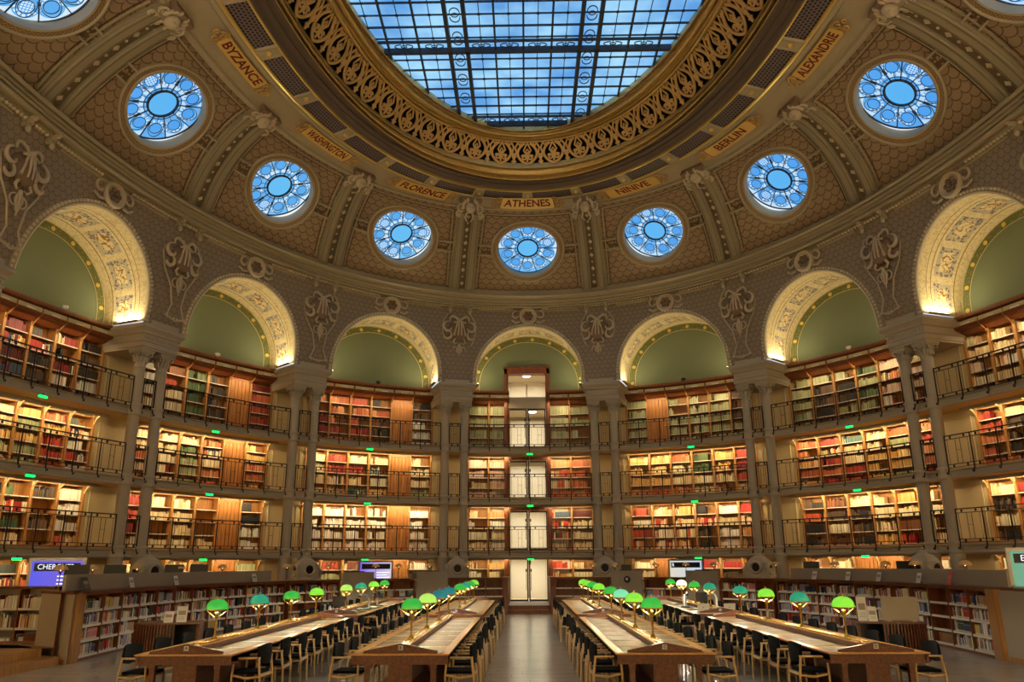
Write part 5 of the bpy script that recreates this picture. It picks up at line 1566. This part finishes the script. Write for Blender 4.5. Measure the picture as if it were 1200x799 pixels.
bpy.context.view_layer.update()
for colm, tx in LET.items():
    tb = tables[(colm, 'front')]
    bs = [c for c in tb.children_recursive if c.name.startswith('number_plate')]
    pl = bs[0]; vs, fs = text_geo(tx, .058, .002); b = MB(); b.add([(v.x, .10-.025-.0052, .835+v.y) for v in vs], fs)
    b.build('plate_letter', M['blackplastic'], pl.parent)

# ------------------------------------------------------------------ chairs
def make_chair():
    """seat faces +Y (towards the table)"""
    root = empty('reading_chair', T(0, 0, 0)); k = []
    b = MB(); b.prism([(-.225, -.20), (.225, -.20), (.235, .22), (.19, .245), (-.19, .245), (-.235, .22)], .43, .47, 0); k.append(b.build('seat', M['black'], root))
    b = MB()
    n = 9
    rows = []
    for j in range(n+1):
        a = -1+2*j/n; x = .255*a; y = -.235+.055*a*a; zt = .865-.03*a*a; zb = .56+.04*abs(a)
        rows.append([Vector((x, y-.02, zb)), Vector((x, y-.035, (zb+zt)/2)), Vector((x, y-.02, zt)), Vector((x, y+.012, zt)), Vector((x, y+.008, zb)), Vector((x, y-.02, zb))])
    b.grid(rows, 0, smooth=False); b.add(rows[0][:5], [(0,1,2,3,4)]); b.add(rows[-1][:5], [(4,3,2,1,0)])
    k.append(b.build('backrest', M['black'], root))
    for sx in (-1, 1):
        b = MB(); b.tube([(sx*.265, -.25, 0), (sx*.262, -.235, .4), (sx*.258, -.20, .665)], [.016, .02, .02], 6); k.append(b.build('leg', M['wood_chair'], root))
        b = MB(); b.tube([(sx*.265, .21, 0), (sx*.262, .205, .4), (sx*.258, .19, .665)], [.016, .019, .018], 6); k.append(b.build('leg', M['wood_chair'], root))
        b = MB(); b.prism([(sx*.258-.024, -.22), (sx*.258+.024, -.22), (sx*.258+.022, .22), (sx*.258-.022, .22)], .655, .68, 0); k.append(b.build('armrest', M['wood_chair'], root))
        b = MB(); b.tube([(sx*.26, -.235, .40), (sx*.26, -.02, .375), (sx*.26, .205, .42)], [.018, .022, .018], 5); k.append(b.build('side_rail', M['wood_chair'], root))
    b = MB(); b.box(-.255, .255, -.24, -.215, .385, .43); b.box(-.255, .255, .19, .21, .39, .43); k.append(b.build('seat_rail', M['wood_chair'], root))
    remember(root, k); return root
ch0 = make_chair(); first = True
for row in ('front', 'back'):
    for colm, x in TX.items():
        for sd in (-1, 1):
            inner = (sd > 0) == (x < 0)
            for j in range(8):
                rr = random.Random(j*17+int(x*10)+sd*3+(row == 'back')*91)
                if (colm, row, sd, j) in (): continue
                y = TY[row]+.10+(8.0)*(j+.5)/8+rr.uniform(-.05, .05); off = .73+.10+rr.uniform(0, .06)
                Mx = T(x+sd*off, y, 0) @ Rz((PI/2 if sd > 0 else -PI/2)+rr.uniform(-.07, .07))
                lab = 'oak chair with black backrest, %s from the near end, %s side of the %s %s table' % (ORD[j], 'aisle' if inner else 'wall', colm, row)
                lab = 'oak and black chair, %s from near end, %s side, %s %s table' % (ORD[j], 'aisle' if inner else 'wall', colm, row)
                g = 'chairs at the %s %s table' % (colm, row)
                if first: ch0.matrix_world = Mx; tag(ch0, lab, 'chair', g); first = False
                else: copy_thing(ch0, Mx, lab, g)

# ------------------------------------------------------------------ brass reading lamps with glass shades
def make_lamp(kind):
    root = empty('reading_lamp', T(0, 0, 0)); k = []
    b = MB(); b.lathe([(.06, 0), (.062, .015), (.045, .03), (.04, .05), (.028, .06), (.02, .075)], 14); b.box(-.07, .07, -.055, .055, -.01, .005); k.append(b.build('base', M['brass'], root))
    b = MB(); b.lathe([(.017, .07), (.017, .34), (.021, .345), (.021, .375), (.028, .38), (.028, .43), (.022, .435)], 10); k.append(b.build('pole', M['brass'], root))
    b = MB()
    for s in (-1, 1): b.tube([(s*.015, 0, .345), (s*.06, 0, .375), (s*.165, 0, .455), (s*.178, 0, .475)], .008, 5)
    b.lathe([(.180, .468), (.184, .476), (.180, .484)], 24, caps=False); k.append(b.build('yoke', M['brass'], root))
    b = MB(); prof = [(.178, .478), (.180, .50), (.172, .545), (.150, .59), (.112, .625), (.06, .645), (.022, .65)]
    b.lathe(prof, 24, caps=False); b.lathe([(r-.004, z-.003) for r, z in prof], 24, caps=False)
    k.append(b.build('lamp_shade', SH[kind], root))
    b = MB(); b.lathe([(.024, .648), (.026, .66), (.016, .668), (.02, .68), (.012, .69)], 10); k.append(b.build('finial', M['brass'] if kind not in ('teal', 'blue', 'pale') else M['silver'], root))
    b = MB(); b.ball((0, 0, .52), .026, 10, 6); k.append(b.build('bulb', M['lampwhite'], root))
    remember(root, k); return root
PT = bpy.data.lights.new('lamp_light', 'POINT'); PT.energy = 42; PT.color = (1.0, .86, .62); PT.shadow_soft_size = .02
LC = {('left outer', 'front'): ['green','teal','green','lime'], ('left inner', 'front'): ['green','yellow','blue','blue'],
      ('right inner', 'front'): ['green','lime','pale','green'], ('right outer', 'front'): ['lime','teal','lime','teal'],
      ('left outer', 'back'): ['yellow','teal','lime','green'], ('left inner', 'back'): ['green','teal','green','lime'],
      ('right inner', 'back'): ['lime','green','lime','lime'], ('right outer', 'back'): ['teal','green','white','green']}
CN = {'green': 'green', 'lime': 'lime green', 'teal': 'teal', 'blue': 'blue-green', 'pale': 'pale teal', 'yellow': 'yellow-green', 'white': 'white'}
proto = {}
for (colm, row), cols in LC.items():
    for j, c in enumerate(cols):
        y = TY[row]+1.15+j*2.1 if row == 'front' else TY[row]+1.15+j*2.05
        Mx = T(TX[colm], y, .862); lab = 'brass desk lamp with %s glass shade, %s from near end, %s %s table' % (CN[c], ORD[j], colm, row)
        if c not in proto: proto[c] = make_lamp(c); r = proto[c]; r.matrix_world = Mx; tag(r, lab, 'lamp', 'glass-shaded reading lamps')
        else: r = copy_thing(proto[c], Mx, lab); r['group'] = 'glass-shaded reading lamps'
        l = bpy.data.objects.new('lamp_light', PT); COL.objects.link(l); l.parent = r; l.matrix_local = T(0, 0, .488)
# small brass lamps standing on the counters
def make_small():
    root = empty('counter_lamp', T(0, 0, 0)); k = []
    b = MB(); b.lathe([(.07, 0), (.07, .012), (.02, .03)], 12); k.append(b.build('base', M['brass'], root))
    b = MB(); b.lathe([(.012, .02), (.012, .38), (.02, .385), (.02, .42)], 8); k.append(b.build('pole', M['brass'], root))
    b = MB()
    for s in (-1, 1): b.tube([(s*.01, 0, .37), (s*.05, 0, .42), (s*.11, 0, .47)], .012, 5)
    k.append(b.build('yoke', M['brass'], root))
    b = MB(); pf = [(.155, .46), (.15, .50), (.12, .54), (.07, .57), (.02, .58)]; b.lathe(pf, 18, caps=False); b.lathe([(r-.004, z-.003) for r, z in pf], 18, caps=False)
    k.append(b.build('lamp_shade', M['gold_dull'], root))
    b = MB(); b.ball((0, 0, .455), .014, 8, 5); k.append(b.build('bulb', M['lampwhite'], root))
    remember(root, k); return root
sm = make_small(); first = True
for side, nm, S in ((-1, 'left', (.35, 1.9, 4.2, 6.5, 8.7, 11.8, 13.7, 15.8, 16.8, 18.06, 19.6)), (1, 'right', (2.5, 4.99, 6.48, 9.0, 11.74, 14.5, 15.7, 16.97, 18.62, 19.5))):
    for j, s in enumerate(S):
        off = .62; p = cfr(side, s, off, CH+.005); lab = 'small brass lamp, %s from the near end of the %s curved counter' % (ORD[j], nm)
        if first: sm.matrix_world = p; tag(sm, lab, 'lamp', 'small brass counter lamps'); first = False
        else: copy_thing(sm, p, lab)

# ------------------------------------------------------------------ stone air vents before the piers
def make_vent():
    root = empty('air_vent', T(0, 0, 0)); k = []
    b = MB()
    b.box(-.50, .50, -.34, .34, 0, 1.15); b.box(-.54, .54, -.38, .38, 1.15, 1.25)
    n = 4
    prof = [(.48, 1.25), (.46, 1.55), (.40, 1.75), (.26, 1.93), (.12, 2.02), (.10, 2.06), (.06, 2.12)]
    for (r0, z0), (r1, z1) in zip(prof, prof[1:]):
        b.add([(-r0, -r0*.7, z0), (r0, -r0*.7, z0), (r0, r0*.7, z0), (-r0, r0*.7, z0), (-r1, -r1*.7, z1), (r1, -r1*.7, z1), (r1, r1*.7, z1), (-r1, r1*.7, z1)], [(0,1,5,4),(1,2,6,5),(2,3,7,6),(3,0,4,7)])
    b.box(-.06, .06, -.04, .04, 2.10, 2.12); b.ball((0, 0, 2.16), .06, 8, 6)
    for s in (-1, 1): b.tube([(s*.47, -.34, 1.25), (s*.52, -.36, 1.5), (s*.42, -.36, 1.6), (s*.46, -.36, 1.75)], [.06, .06, .05, .03], 6)
    k.append(b.build('housing', M['stone'], root))
    for A, cx in ((Rx(PI/2), (0, -.34, 1.55)), (Rx(-PI/2), (0, .34, 1.55)), (Ry(PI/2), (.45, 0, 1.5)), (Ry(-PI/2), (-.45, 0, 1.5))):
        b = MB(); b.lathe([(.25, -.04), (.27, .02), (.25, .06), (.20, .07), (.17, .04), (.16, .0)], 24, caps=False, M=T(*cx) @ A); k.append(b.build('ring_opening', M['stone'], root))
        b = MB(); b.lathe([(.17, .012), (.001, .012)], 20, caps=False, M=T(*cx) @ A); k.append(b.build('grille_disc', M['iron'], root))
    remember(root, k); return root
v0 = make_vent(); first = True
for q in (-2.5, -1.5, -.5, .5, 1.5, 2.5):
    F = ofr(q, 1.05, RINGZ); lab = 'carved grey stone air vent with round openings below %s' % PN(q)
    if first: v0.matrix_world = F; tag(v0, lab, 'air vent', 'stone air vents'); first = False
    else: copy_thing(v0, F, lab)

# ------------------------------------------------------------------ screens behind the counters
def bars_screen(M0, w, h, z0, label, bg, head=None, letters=True, tint=(240,240,255)):
    e = empty('information_screen', M0, label, 'screen', 'information screens')
    b = MB(); b.box(-w/2-.08, w/2+.08, 0, .08, z0-.08, z0+h+.08); b.box(-.08, .08, .1, .2, 0, z0+h*.6); b.box(-.4, .4, -.15, .35, 0, .03); b.build('frame', M['silver'], e)
    b = MB(); b.box(-w/2, w/2, -.012, 0, z0, z0+h); b.build('display_panel', bg, e)
    if head is not None:
        b = MB(); b.box(-w/2+.06, w/2-.06, -.018, -.012, z0+h-.28, z0+h-.06); b.build('heading_panel', M['blackplastic'], e)
        flat_text('heading_text', head, .2, M['whitemis'], e, frame((-w/2+.1+.062*len(head), -.02, z0+h-.17), (1,0,0), (0,0,1), (0,-1,0)), .9)
    b = MB()
    for j in range(5): 
        ww = w*(.42 if j % 2 == 0 else .34); b.box(w*.02, w*.02+ww, -.016, -.012, z0+h*.50-j*.10, z0+h*.50-j*.10+.035)
    b.build('text_line', M['whitemis'], e)
M['whitemis'] = emis('white_screen_text', (235,236,255), 1.1)
def scr(name, c1, c2, k):
    g = NT(name); tc = g.n('ShaderNodeTexCoord'); sp = g.n('ShaderNodeSeparateXYZ'); g.L(tc.outputs['Generated'], sp.inputs[0])
    c = g.mix(sp.outputs[0], c1, c2); g.L(c, g.p.inputs['Emission Color']); g.p.inputs['Emission Strength'].default_value = k; g.p.inputs['Base Color'].default_value = (0,0,0,1); return g.m
bars_screen(T(-13.35, 21.9, RINGZ) @ Rz(.42), 1.25, .88, 1.0, 'purple-blue information screen behind the near end of the left counter', scr('violet_screen', (84,88,220), (120,96,200), .9), 'CHERCHER')
bars_screen(cfr(-1, 16.3, 1.7, RINGZ), 1.45, .88, .95, 'lilac information screen behind the left display counter', scr('lilac_screen', (128,96,226), (206,196,214), .85), ' ')
bars_screen(cfr(1, 16.2, 1.7, RINGZ), 1.45, .88, .95, 'pale information screen behind the right display counter', scr('pale_screen', (222,214,190), (190,208,236), .8), 'R')
bars_screen(T(12.05, 19.0, RINGZ) @ Rz(-.35), 1.25, .95, 1.02, 'green and blue information screen at the near end of the right counter', scr('green_screen', (120,180,140), (120,176,196), .65), 'ENRICHIR')

# ------------------------------------------------------------------ slatted supervisor kiosks
def kiosk(M0, s, label, panel):
    e = empty('slatted_desk', M0, label, 'desk', 'slatted desks')
    # outline in plan: convex curved front
    def fr(u): a = (u-.5)*1.5; return (s*(.95*math.sin(a)+.0), -.55*math.cos(a)+.25)
    b = MB(); pts = [fr(u) for u in np.linspace(0, 1, 13)]+[(s*.66, .55), (s*-.66, .55)]
    if s < 0: pts = pts[::-1]
    pts2 = [(x*1.04, y*1.05) for x, y in pts]; b.prism(pts2, .80, .835); b.build('desktop', M['wood_table'], e)
    b = MB(); 
    for u in np.linspace(.36, 1, 15):
        x, y = fr(u); a = (u-.5)*1.5*s; b.box(-.014, .014, -.02, .02, .06, .80, M=T(x, y, 0) @ Rz(a))
    b.build('slat_grille', M['wood_table'], e)
    b = MB(); 
    for u0, u1 in zip(np.linspace(.34, 1, 10), np.linspace(.34, 1, 10)[1:]):
        p, q = fr(u0), fr(u1); b.add([(p[0], p[1]+.03, .05), (q[0], q[1]+.03, .05), (q[0], q[1]+.03, .8), (p[0], p[1]+.03, .8)], [(0,1,2,3)])
    b.box(-.66, .66, .50, .53, .05, .8); b.build('inner_panel', M['blackplastic'], e)
    for x in (-.62, .62):
        b = MB(); b.box(x-.03, x+.03, .1, .5, 0, .8); b.build('leg', M['wood_table'], e)
    return e
MKL = T(-8.25, 17.9, 0) @ Rz(.16); MKR = T(7.55, 17.35, 0) @ Rz(-.16)
kiosk(MKL, -1, 'curved slatted wooden desk beside the left outer front table', False)
kiosk(MKR, 1, 'curved slatted wooden desk beside the right outer front table', True)
e = empty('desk_screen', MKR @ T(.22, -.02, .836), 'beige upright privacy panel on the right slatted desk', 'panel')
b = MB(); b.box(-.36, .36, -.015, .015, .02, .5); b.build('panel', M['panel_grey'], e); b = MB(); b.box(-.3, -.2, -.08, .08, 0, .02); b.box(.2, .3, -.08, .08, 0, .02); b.build('foot', M['silver'], e)
def sign_card(M0, w, h, label, lean=.2, mats=None, n=4):
    e = empty('leaflet_display', M0, label, 'leaflet', 'leaflets and cards'); A = Rx(-lean)
    b = MB(); b.box(-w/2, w/2, 0, .006, 0, h, M=A); b.build('card', mats or M['white'], e)
    b = MB(); b.box(-w*.36, w*.36, -.002, 0, h*.45, h*.72, M=A); 
    for j in range(3): b.box(-w*.36, w*.3, -.002, 0, h*(.32-.08*j), h*(.34-.08*j), M=A)
    b.build('printed_block', M['panel_grey'], e)
    b = MB(); b.box(-w*.3, w*.3, .02, .12, 0, .006); b.tube([(0, .09, .005), (0, .02+h*.1, h*.55)], .004, 4); b.build('stand', M['iron'], e)
sign_card(MKR @ T(-.52, .05, .836), .20, .50, 'tall white leaflet on the right slatted desk', .08)
sign_card(MKR @ T(-.34, -.05, .836), .18, .30, 'short white card on the right slatted desk', .2)
sign_card(MKL @ T(.02, -.12, .836), .20, .24, 'small framed card on the left slatted desk', .2)
sign_card(MKL @ T(.28, -.06, .836), .22, .34, 'tall white leaflet on the left slatted desk', .12)
# cards and devices on the counters
for side, nm, S in ((-1, 'left', (3.25, 5.7, 9.9)), (1, 'right', (4.2, 7.9, 9.6, 6.3))):
    for j, s in enumerate(S):
        sign_card(cfr(side, s, .2, CH+.002), .22, .27, 'small printed card, %s along the %s counter ledge' % (ORD[j], nm), .3, M['white'] if j != 1 or side < 0 else M['pinkcard'] if 'pinkcard' in M else M['white'])
sign_card(cfr(1, 2.6, .2, CH+.002), .2, .30, 'red and white card on the near part of the right counter', .3, mat('red_card', (206,70,76), .6))
sign_card(cfr(-1, .9, .2, CH+.002), .3, .32, 'dark green framed card at the near end of the left counter', .4, mat('dark_green_card', (40,52,40), .5))
def monitor(M0, w, h, label, back=True):
    e = empty('computer_monitor', M0, label, 'monitor', 'computer monitors')
    b = MB(); b.box(-w/2, w/2, -.02, .02, .10, .10+h); b.build('housing', M['blackplastic'], e)
    b = MB(); b.box(-.03, .03, 0, .03, .0, .15); b.lathe([(.10, 0), (.10, .012)], 12, M=T(0, .02, 0)); b.build('stand', M['blackplastic'], e)
for side, nm, S in ((-1, 'left', (1.3, 3.2, 6.3, 7.6)), (1, 'right', (5.6, 10.2))):
    for j, s in enumerate(S): monitor(cfr(side, s, .70, CH+.001) @ Rz(.5 if side > 0 else -.9), .54, .48, 'black computer monitor, %s from the near end of the %s counter' % (ORD[j], nm))
monitor(cfr(1, 18.5-.35, .55, CH), .44, .40, 'black monitor on the right display counter before the stone vent')
def laptop(M0, label):
    e = empty('laptop', M0, label, 'laptop', 'open laptops')
    b = MB(); b.box(-.16, .16, -.11, .11, 0, .014); b.build('keyboard_base', M['silver'], e)
    b = MB(); b.box(-.16, .16, -.004, .004, 0, .215, M=T(0, -.11, .014) @ Rx(.25)); ld = b.build('lid', M['white_paint'], e)
    b = MB(); b.lathe([(.018, 0), (.018, .001)], 10, M=T(0, -.11, .014) @ Rx(.25) @ T(0, -.0055, .115) @ Rx(PI/2)); b.build('emblem', M['panel_grey'], ld)
XR = TX['right outer']; XLf = TX['left outer']; YB = TY['back']
laptop(T(XR-.36, YB+.62, .757), 'open laptop with pale lid at the near end of the right outer back table')
laptop(T(XR+.36, YB+.62, .757), 'open pale laptop on the wall side of the right outer back table')
def bottle(M0, label, m, h=.24, r=.04):
    e = empty('bottle', M0, label, 'bottle', 'bottles on the tables'); b = MB(); b.lathe([(r, 0), (r, h*.72), (r*.45, h*.88), (r*.4, h*.92)], 12); b.build('body', m, e)
    b = MB(); b.lathe([(r*.5, h*.92), (r*.5, h)], 10); b.build('cap', M['white'], e)
bottle(T(XR-.30, YB+3.4, .757), 'tall white bottle on the right outer back table', M['white'], .36, .06)
bottle(T(XLf-.30, YB+.55, .757), 'small white bottle at the near end of the left outer back table', M['white'], .2, .045)
def paper(M0, label):
    e = empty('open_book', M0, label, 'open book', 'open books and papers'); b = MB()
    for s in (-1, 1): b.grid([[(s*x, y, .01+.025*math.sin(x*9)) for y in (-.12, .12)] for x in (0, .04, .08, .12, .17)], 0, smooth=True)
    b.build('pages', M['page'], e); b = MB(); b.box(-.175, .175, -.125, .125, 0, .008); b.build('cover', M['dark_cloth'], e)
for j, (x, y, l) in enumerate(((XLf+.35, YB+1.2, 'open book near the front of the left outer back table'), (XLf+.38, YB+3.3, 'open book halfway along the left outer back table'), (XLf-.3, YB+4.4, 'open book on the wall side of the left outer back table'), (XR-.36, YB+1.7, 'open book near the front of the right outer back table'), (XR-.34, YB+4.6, 'open book halfway along the right outer back table'))):
    paper(T(x, y, .757) @ Rz(j*1.3), l)
# overhead book scanners with curved white arms on the outer back tables
def scanner(M0, label, m):
    e = empty('document_scanner', M0, label, 'scanner', 'document scanners')
    b = MB(); b.box(-.2, .2, -.14, .14, 0, .03); b.build('base', M['blackplastic'], e)
    b = MB(); b.tube([(.12, .1, .03), (.12, .1, .3), (.06, .06, .42), (-.06, 0, .44), (-.14, -.04, .40)], [.03, .028, .026, .026, .03], 8); b.build('arm', m, e)
    b = MB(); b.lathe([(.05, 0), (.05, .05), (.03, .07)], 10, M=T(-.14, -.04, .34)); b.build('camera_head', M['blackplastic'], e)
scanner(T(XR+.3, YB+2.1, .757), 'white curved-arm scanner on the right outer back table', M['white'])
scanner(T(XR-.3, YB+2.9, .757) @ Rz(1), 'dark curved-arm scanner on the right outer back table', M['silver'])
scanner(T(XLf+.3, YB+2.3, .757), 'pale curved-arm scanner on the left outer back table', M['silver'])
scanner(T(XLf+.3, YB+4.2, .757) @ Rz(.8), 'silver curved-arm scanner farther along the left outer back table', M['silver'])
monitor(T(XR-.05+.4, YB+4.0, .757), .42, .3, 'black monitor on the right outer back table')
monitor(T(XLf-.38, YB+2.0, .757), .42, .3, 'black monitor on the left outer back table')
# magazines displayed on the left display counter
for c in range(2):
    for r in range(3):
        s = 15.45+.3+c*.9+r*.05
        for k2 in range(2):
            mm = [M['lilac_cloth'], M['white'], M['teal_cloth'], M['panel_grey']][(c*3+r+k2) % 4]
            sign_card(cfr(-1, s+k2*.36, .06, .12+r*.345), .24, .28, '%s magazine, %s shelf up, %s from the screen, left display counter' % (['lilac','white','teal','grey'][(c*3+r+k2) % 4], ORD[r], ORD[c*2+k2]), .15, mm)
# round dark badge on the right screen
e = empty('round_badge', cfr(1, 17.95, -.16, 1.42), 'round dark blue badge on the grey screen right of the aisle', 'sign')
b = MB(); b.lathe([(.14, 0), (.14, .03)], 24, M=Rx(PI/2)); b.build('disc', mat('navy_badge', (22,26,52), .5), e); b = MB(); b.box(-.05, .03, -.034, -.03, -.03, .06); b.build('emblem', M['white'], e)
# ------------------------------------------------------------------ lights of the room, and added fill
WARM = (1.0, .75, .42); UPFILL = 80; NEAR = 140
def area(name, Mx, sx, sy, watts, col=WARM, parent=None, spread=None):
    l = bpy.data.lights.new(name, 'AREA'); l.shape = 'RECTANGLE'; l.size = sx; l.size_y = sy; l.energy = watts; l.color = col
    if spread: l.spread = spread
    o = bpy.data.objects.new(name, l); COL.objects.link(o); o.matrix_world = Mx; return o
EN = {0: 100, 1: 170, 2: 170, 3: 80}
BK = {(-3,1):.9,(3,1):1.2,(-1,1):1.25,(2,1):1.15,(-2,1):1.0}
for i in BAYS:
    for k in range(4):
        if k < 3: z = GB[k]+.0; d = -1.12
        else: z = 10.02; d = -.98
        segs = (-2.0, 0, 2.0) if i else (-1.95, 1.85)
        if k == 3: segs = (-1.65, 0, 1.65) if i else (-1.8, 1.7)
        for x in segs:
            F = ofr(i+x/8.05, d, z)      # X along wall, Y outward, Z up
            # light looks down and towards the shelves
            dirv = (F.to_3x3() @ Vector((0, .34, -.94))).normalized(); X = F.col[0].to_3d(); Z = -dirv; Y = Z.cross(X)
            area('shelf_strip_light', frame(F.translation+Vector((0,0,-.005)), X, Y, Z), 1.9 if k < 3 else 1.3, .05, EN[k]*BK.get((i, k), 1)*(.33)*.5)
    # fittings for the strips: a channel whose lip faces the hall
    for k in range(3):
        e = empty('strip_light', ofr(i, -1.12, GB[k]), 'slim strip light channel under the %s gallery of %s' % (LV[k], BN[i]), 'strip light', 'gallery strip lights')
        b = MB(); tt = np.linspace(i-.42, i+.42, 13); b.grid([[op(t, d, GB[k]+z) for d, z in ((-1.18, .05), (-1.18, .03), (-1.07, .03), (-1.07, -.06), (-1.055, -.06), (-1.055, .05))] for t in tt], 0, smooth=False); wbuild(b, 'housing', M['gallery'], e)
    # arch uplights on both impost ends
    for s in (-1, 1):
        x = s*(RA-.10); F = ofr(i+x/BAY, -.25, 10.64)
        for (yy, ln, w_) in ((.0, 1.3, 26), (-.75, .5, 0)):
            if w_ == 0: continue
            up = (F.to_3x3() @ Vector((-s*.30, -.05, .95))).normalized(); Y = F.col[1].to_3d(); Z = -up; X = Y.cross(Z); X.normalize(); Y = Z.cross(X)
            area('arch_uplight', frame(F.translation+Vector((0,0,.05)), X, Y, Z), .05, ln, 34, (1.0, .84, .50))
        which = 'nearer the door' if (s < 0) == (i > 0) else 'away from the door'
        if i == 0: which = 'on the left' if s < 0 else 'on the right'
        e = empty('arch_light_bar', ofr(i+s*(RA-.08)/BAY, .30, 10.62), 'light bar at arch foot %s, %s' % (which, BN[i]), 'light bar', 'arch light bars')
        b = MB(); b.box(-.06, .06, -.02, .95, 0, .03); b.build('housing', M['gallery'], e); b = MB(); b.box(-.04, .04, 0, .93, .03, .045); b.build('diffuser', M['led'], e)
# added hall fill: unseen lights behind the impost edges and on the near wall
for k in range(-8, 8):
    t = k+.5; n = OV.at(t)[1]; N = Vector((n[0], n[1], 0)); X = Vector((0,0,1)).cross(N); P = op(t, .36, 10.80)
    if abs(t) > 4.6: P = op(t, .5, 10.6)
    dirv = (N*.85+Vector((0,0,.55))).normalized(); Z = -dirv; Y = Z.cross(X)
    area('impost_fill_light', frame(P, X, Y, Z), .7, .10, UPFILL, (1.0, .88, .70), spread=2.4)
# unseen fill lights added at the near end, where its lit galleries would be
for k in range(5, 12):
    for z in (2.5, 4.9, 7.4):
        n = OV.at(k)[1]; N = Vector((n[0], n[1], 0)); X = Vector((0,0,1)).cross(N); P = op(k, 1.1, z)
        dirv = (-N*.8+Vector((0,0,-.6))).normalized(); Z = -dirv; Y = Z.cross(X)
        area('near_fill_light', frame(P, X, Y, Z), 5.5, .10, NEAR, (1.0, .84, .62))
# soft area lights under the ceilings of the stair hall behind the doors
for z0, z1 in ((RINGZ, 2.54), (2.66, 5.02), (5.14, 7.6), (7.72, 10.08), (10.2, 12.08)):
    area('hall_ceiling_light', T(XP, YP+2.2, z1-.16), 3.0, 2.2, 84, (1.0, .92, .80))
# dusk sky
w = bpy.data.worlds.new('dusk_sky'); SC.world = w; w.use_nodes = True; nt = w.node_tree
bg = nt.nodes['Background']; tc = nt.nodes.new('ShaderNodeTexCoord'); nz = nt.nodes.new('ShaderNodeTexNoise'); nz.inputs['Scale'].default_value = 3.
r = nt.nodes.new('ShaderNodeValToRGB'); r.color_ramp.elements[0].position = .35; r.color_ramp.elements[0].color = (.62, .80, 1., 1); r.color_ramp.elements[1].position = .7; r.color_ramp.elements[1].color = (.95, 1., 1., 1)
nt.links.new(tc.outputs['Generated'], nz.inputs['Vector']); nt.links.new(nz.outputs['Fac'], r.inputs[0]); nt.links.new(r.outputs[0], bg.inputs[0]); bg.inputs[1].default_value = .84

# ------------------------------------------------------------------ camera
F_PX = 892.07; pit, yaw, rol = math.radians(15.30488), math.radians(-.95139), math.radians(-.29004)
fwd = Vector((math.sin(yaw)*math.cos(pit), math.cos(yaw)*math.cos(pit), math.sin(pit))); rt = Vector((math.cos(yaw), -math.sin(yaw), 0)); up = rt.cross(fwd)
R_ = rt*math.cos(rol)+up*math.sin(rol); U_ = -rt*math.sin(rol)+up*math.cos(rol)
cam = bpy.data.cameras.new('camera'); co = bpy.data.objects.new('camera', cam); COL.objects.link(co)
co.matrix_world = frame((-.221, 0, 2.05), R_, U_, -fwd)
cam.sensor_width = 36; cam.lens = F_PX*36/1200; cam.shift_y = 17.48/1200; cam.clip_end = 200
SC.camera = co
SC.view_settings.view_transform = 'Standard'; SC.view_settings.look = 'None'; SC.view_settings.gamma = 1; SC.view_settings.use_curve_mapping = False
SC.view_settings.exposure = 0.34
SC.cycles.max_bounces = 6; SC.cycles.diffuse_bounces = 3; SC.cycles.glossy_bounces = 3; SC.cycles.transmission_bounces = 4; SC.cycles.transparent_max_bounces = 8
SC.cycles.sample_clamp_indirect = 4; SC.cycles.use_light_tree = True; SC.cycles.use_denoising = True
SC.cycles.caustics_reflective = False; SC.cycles.caustics_refractive = False
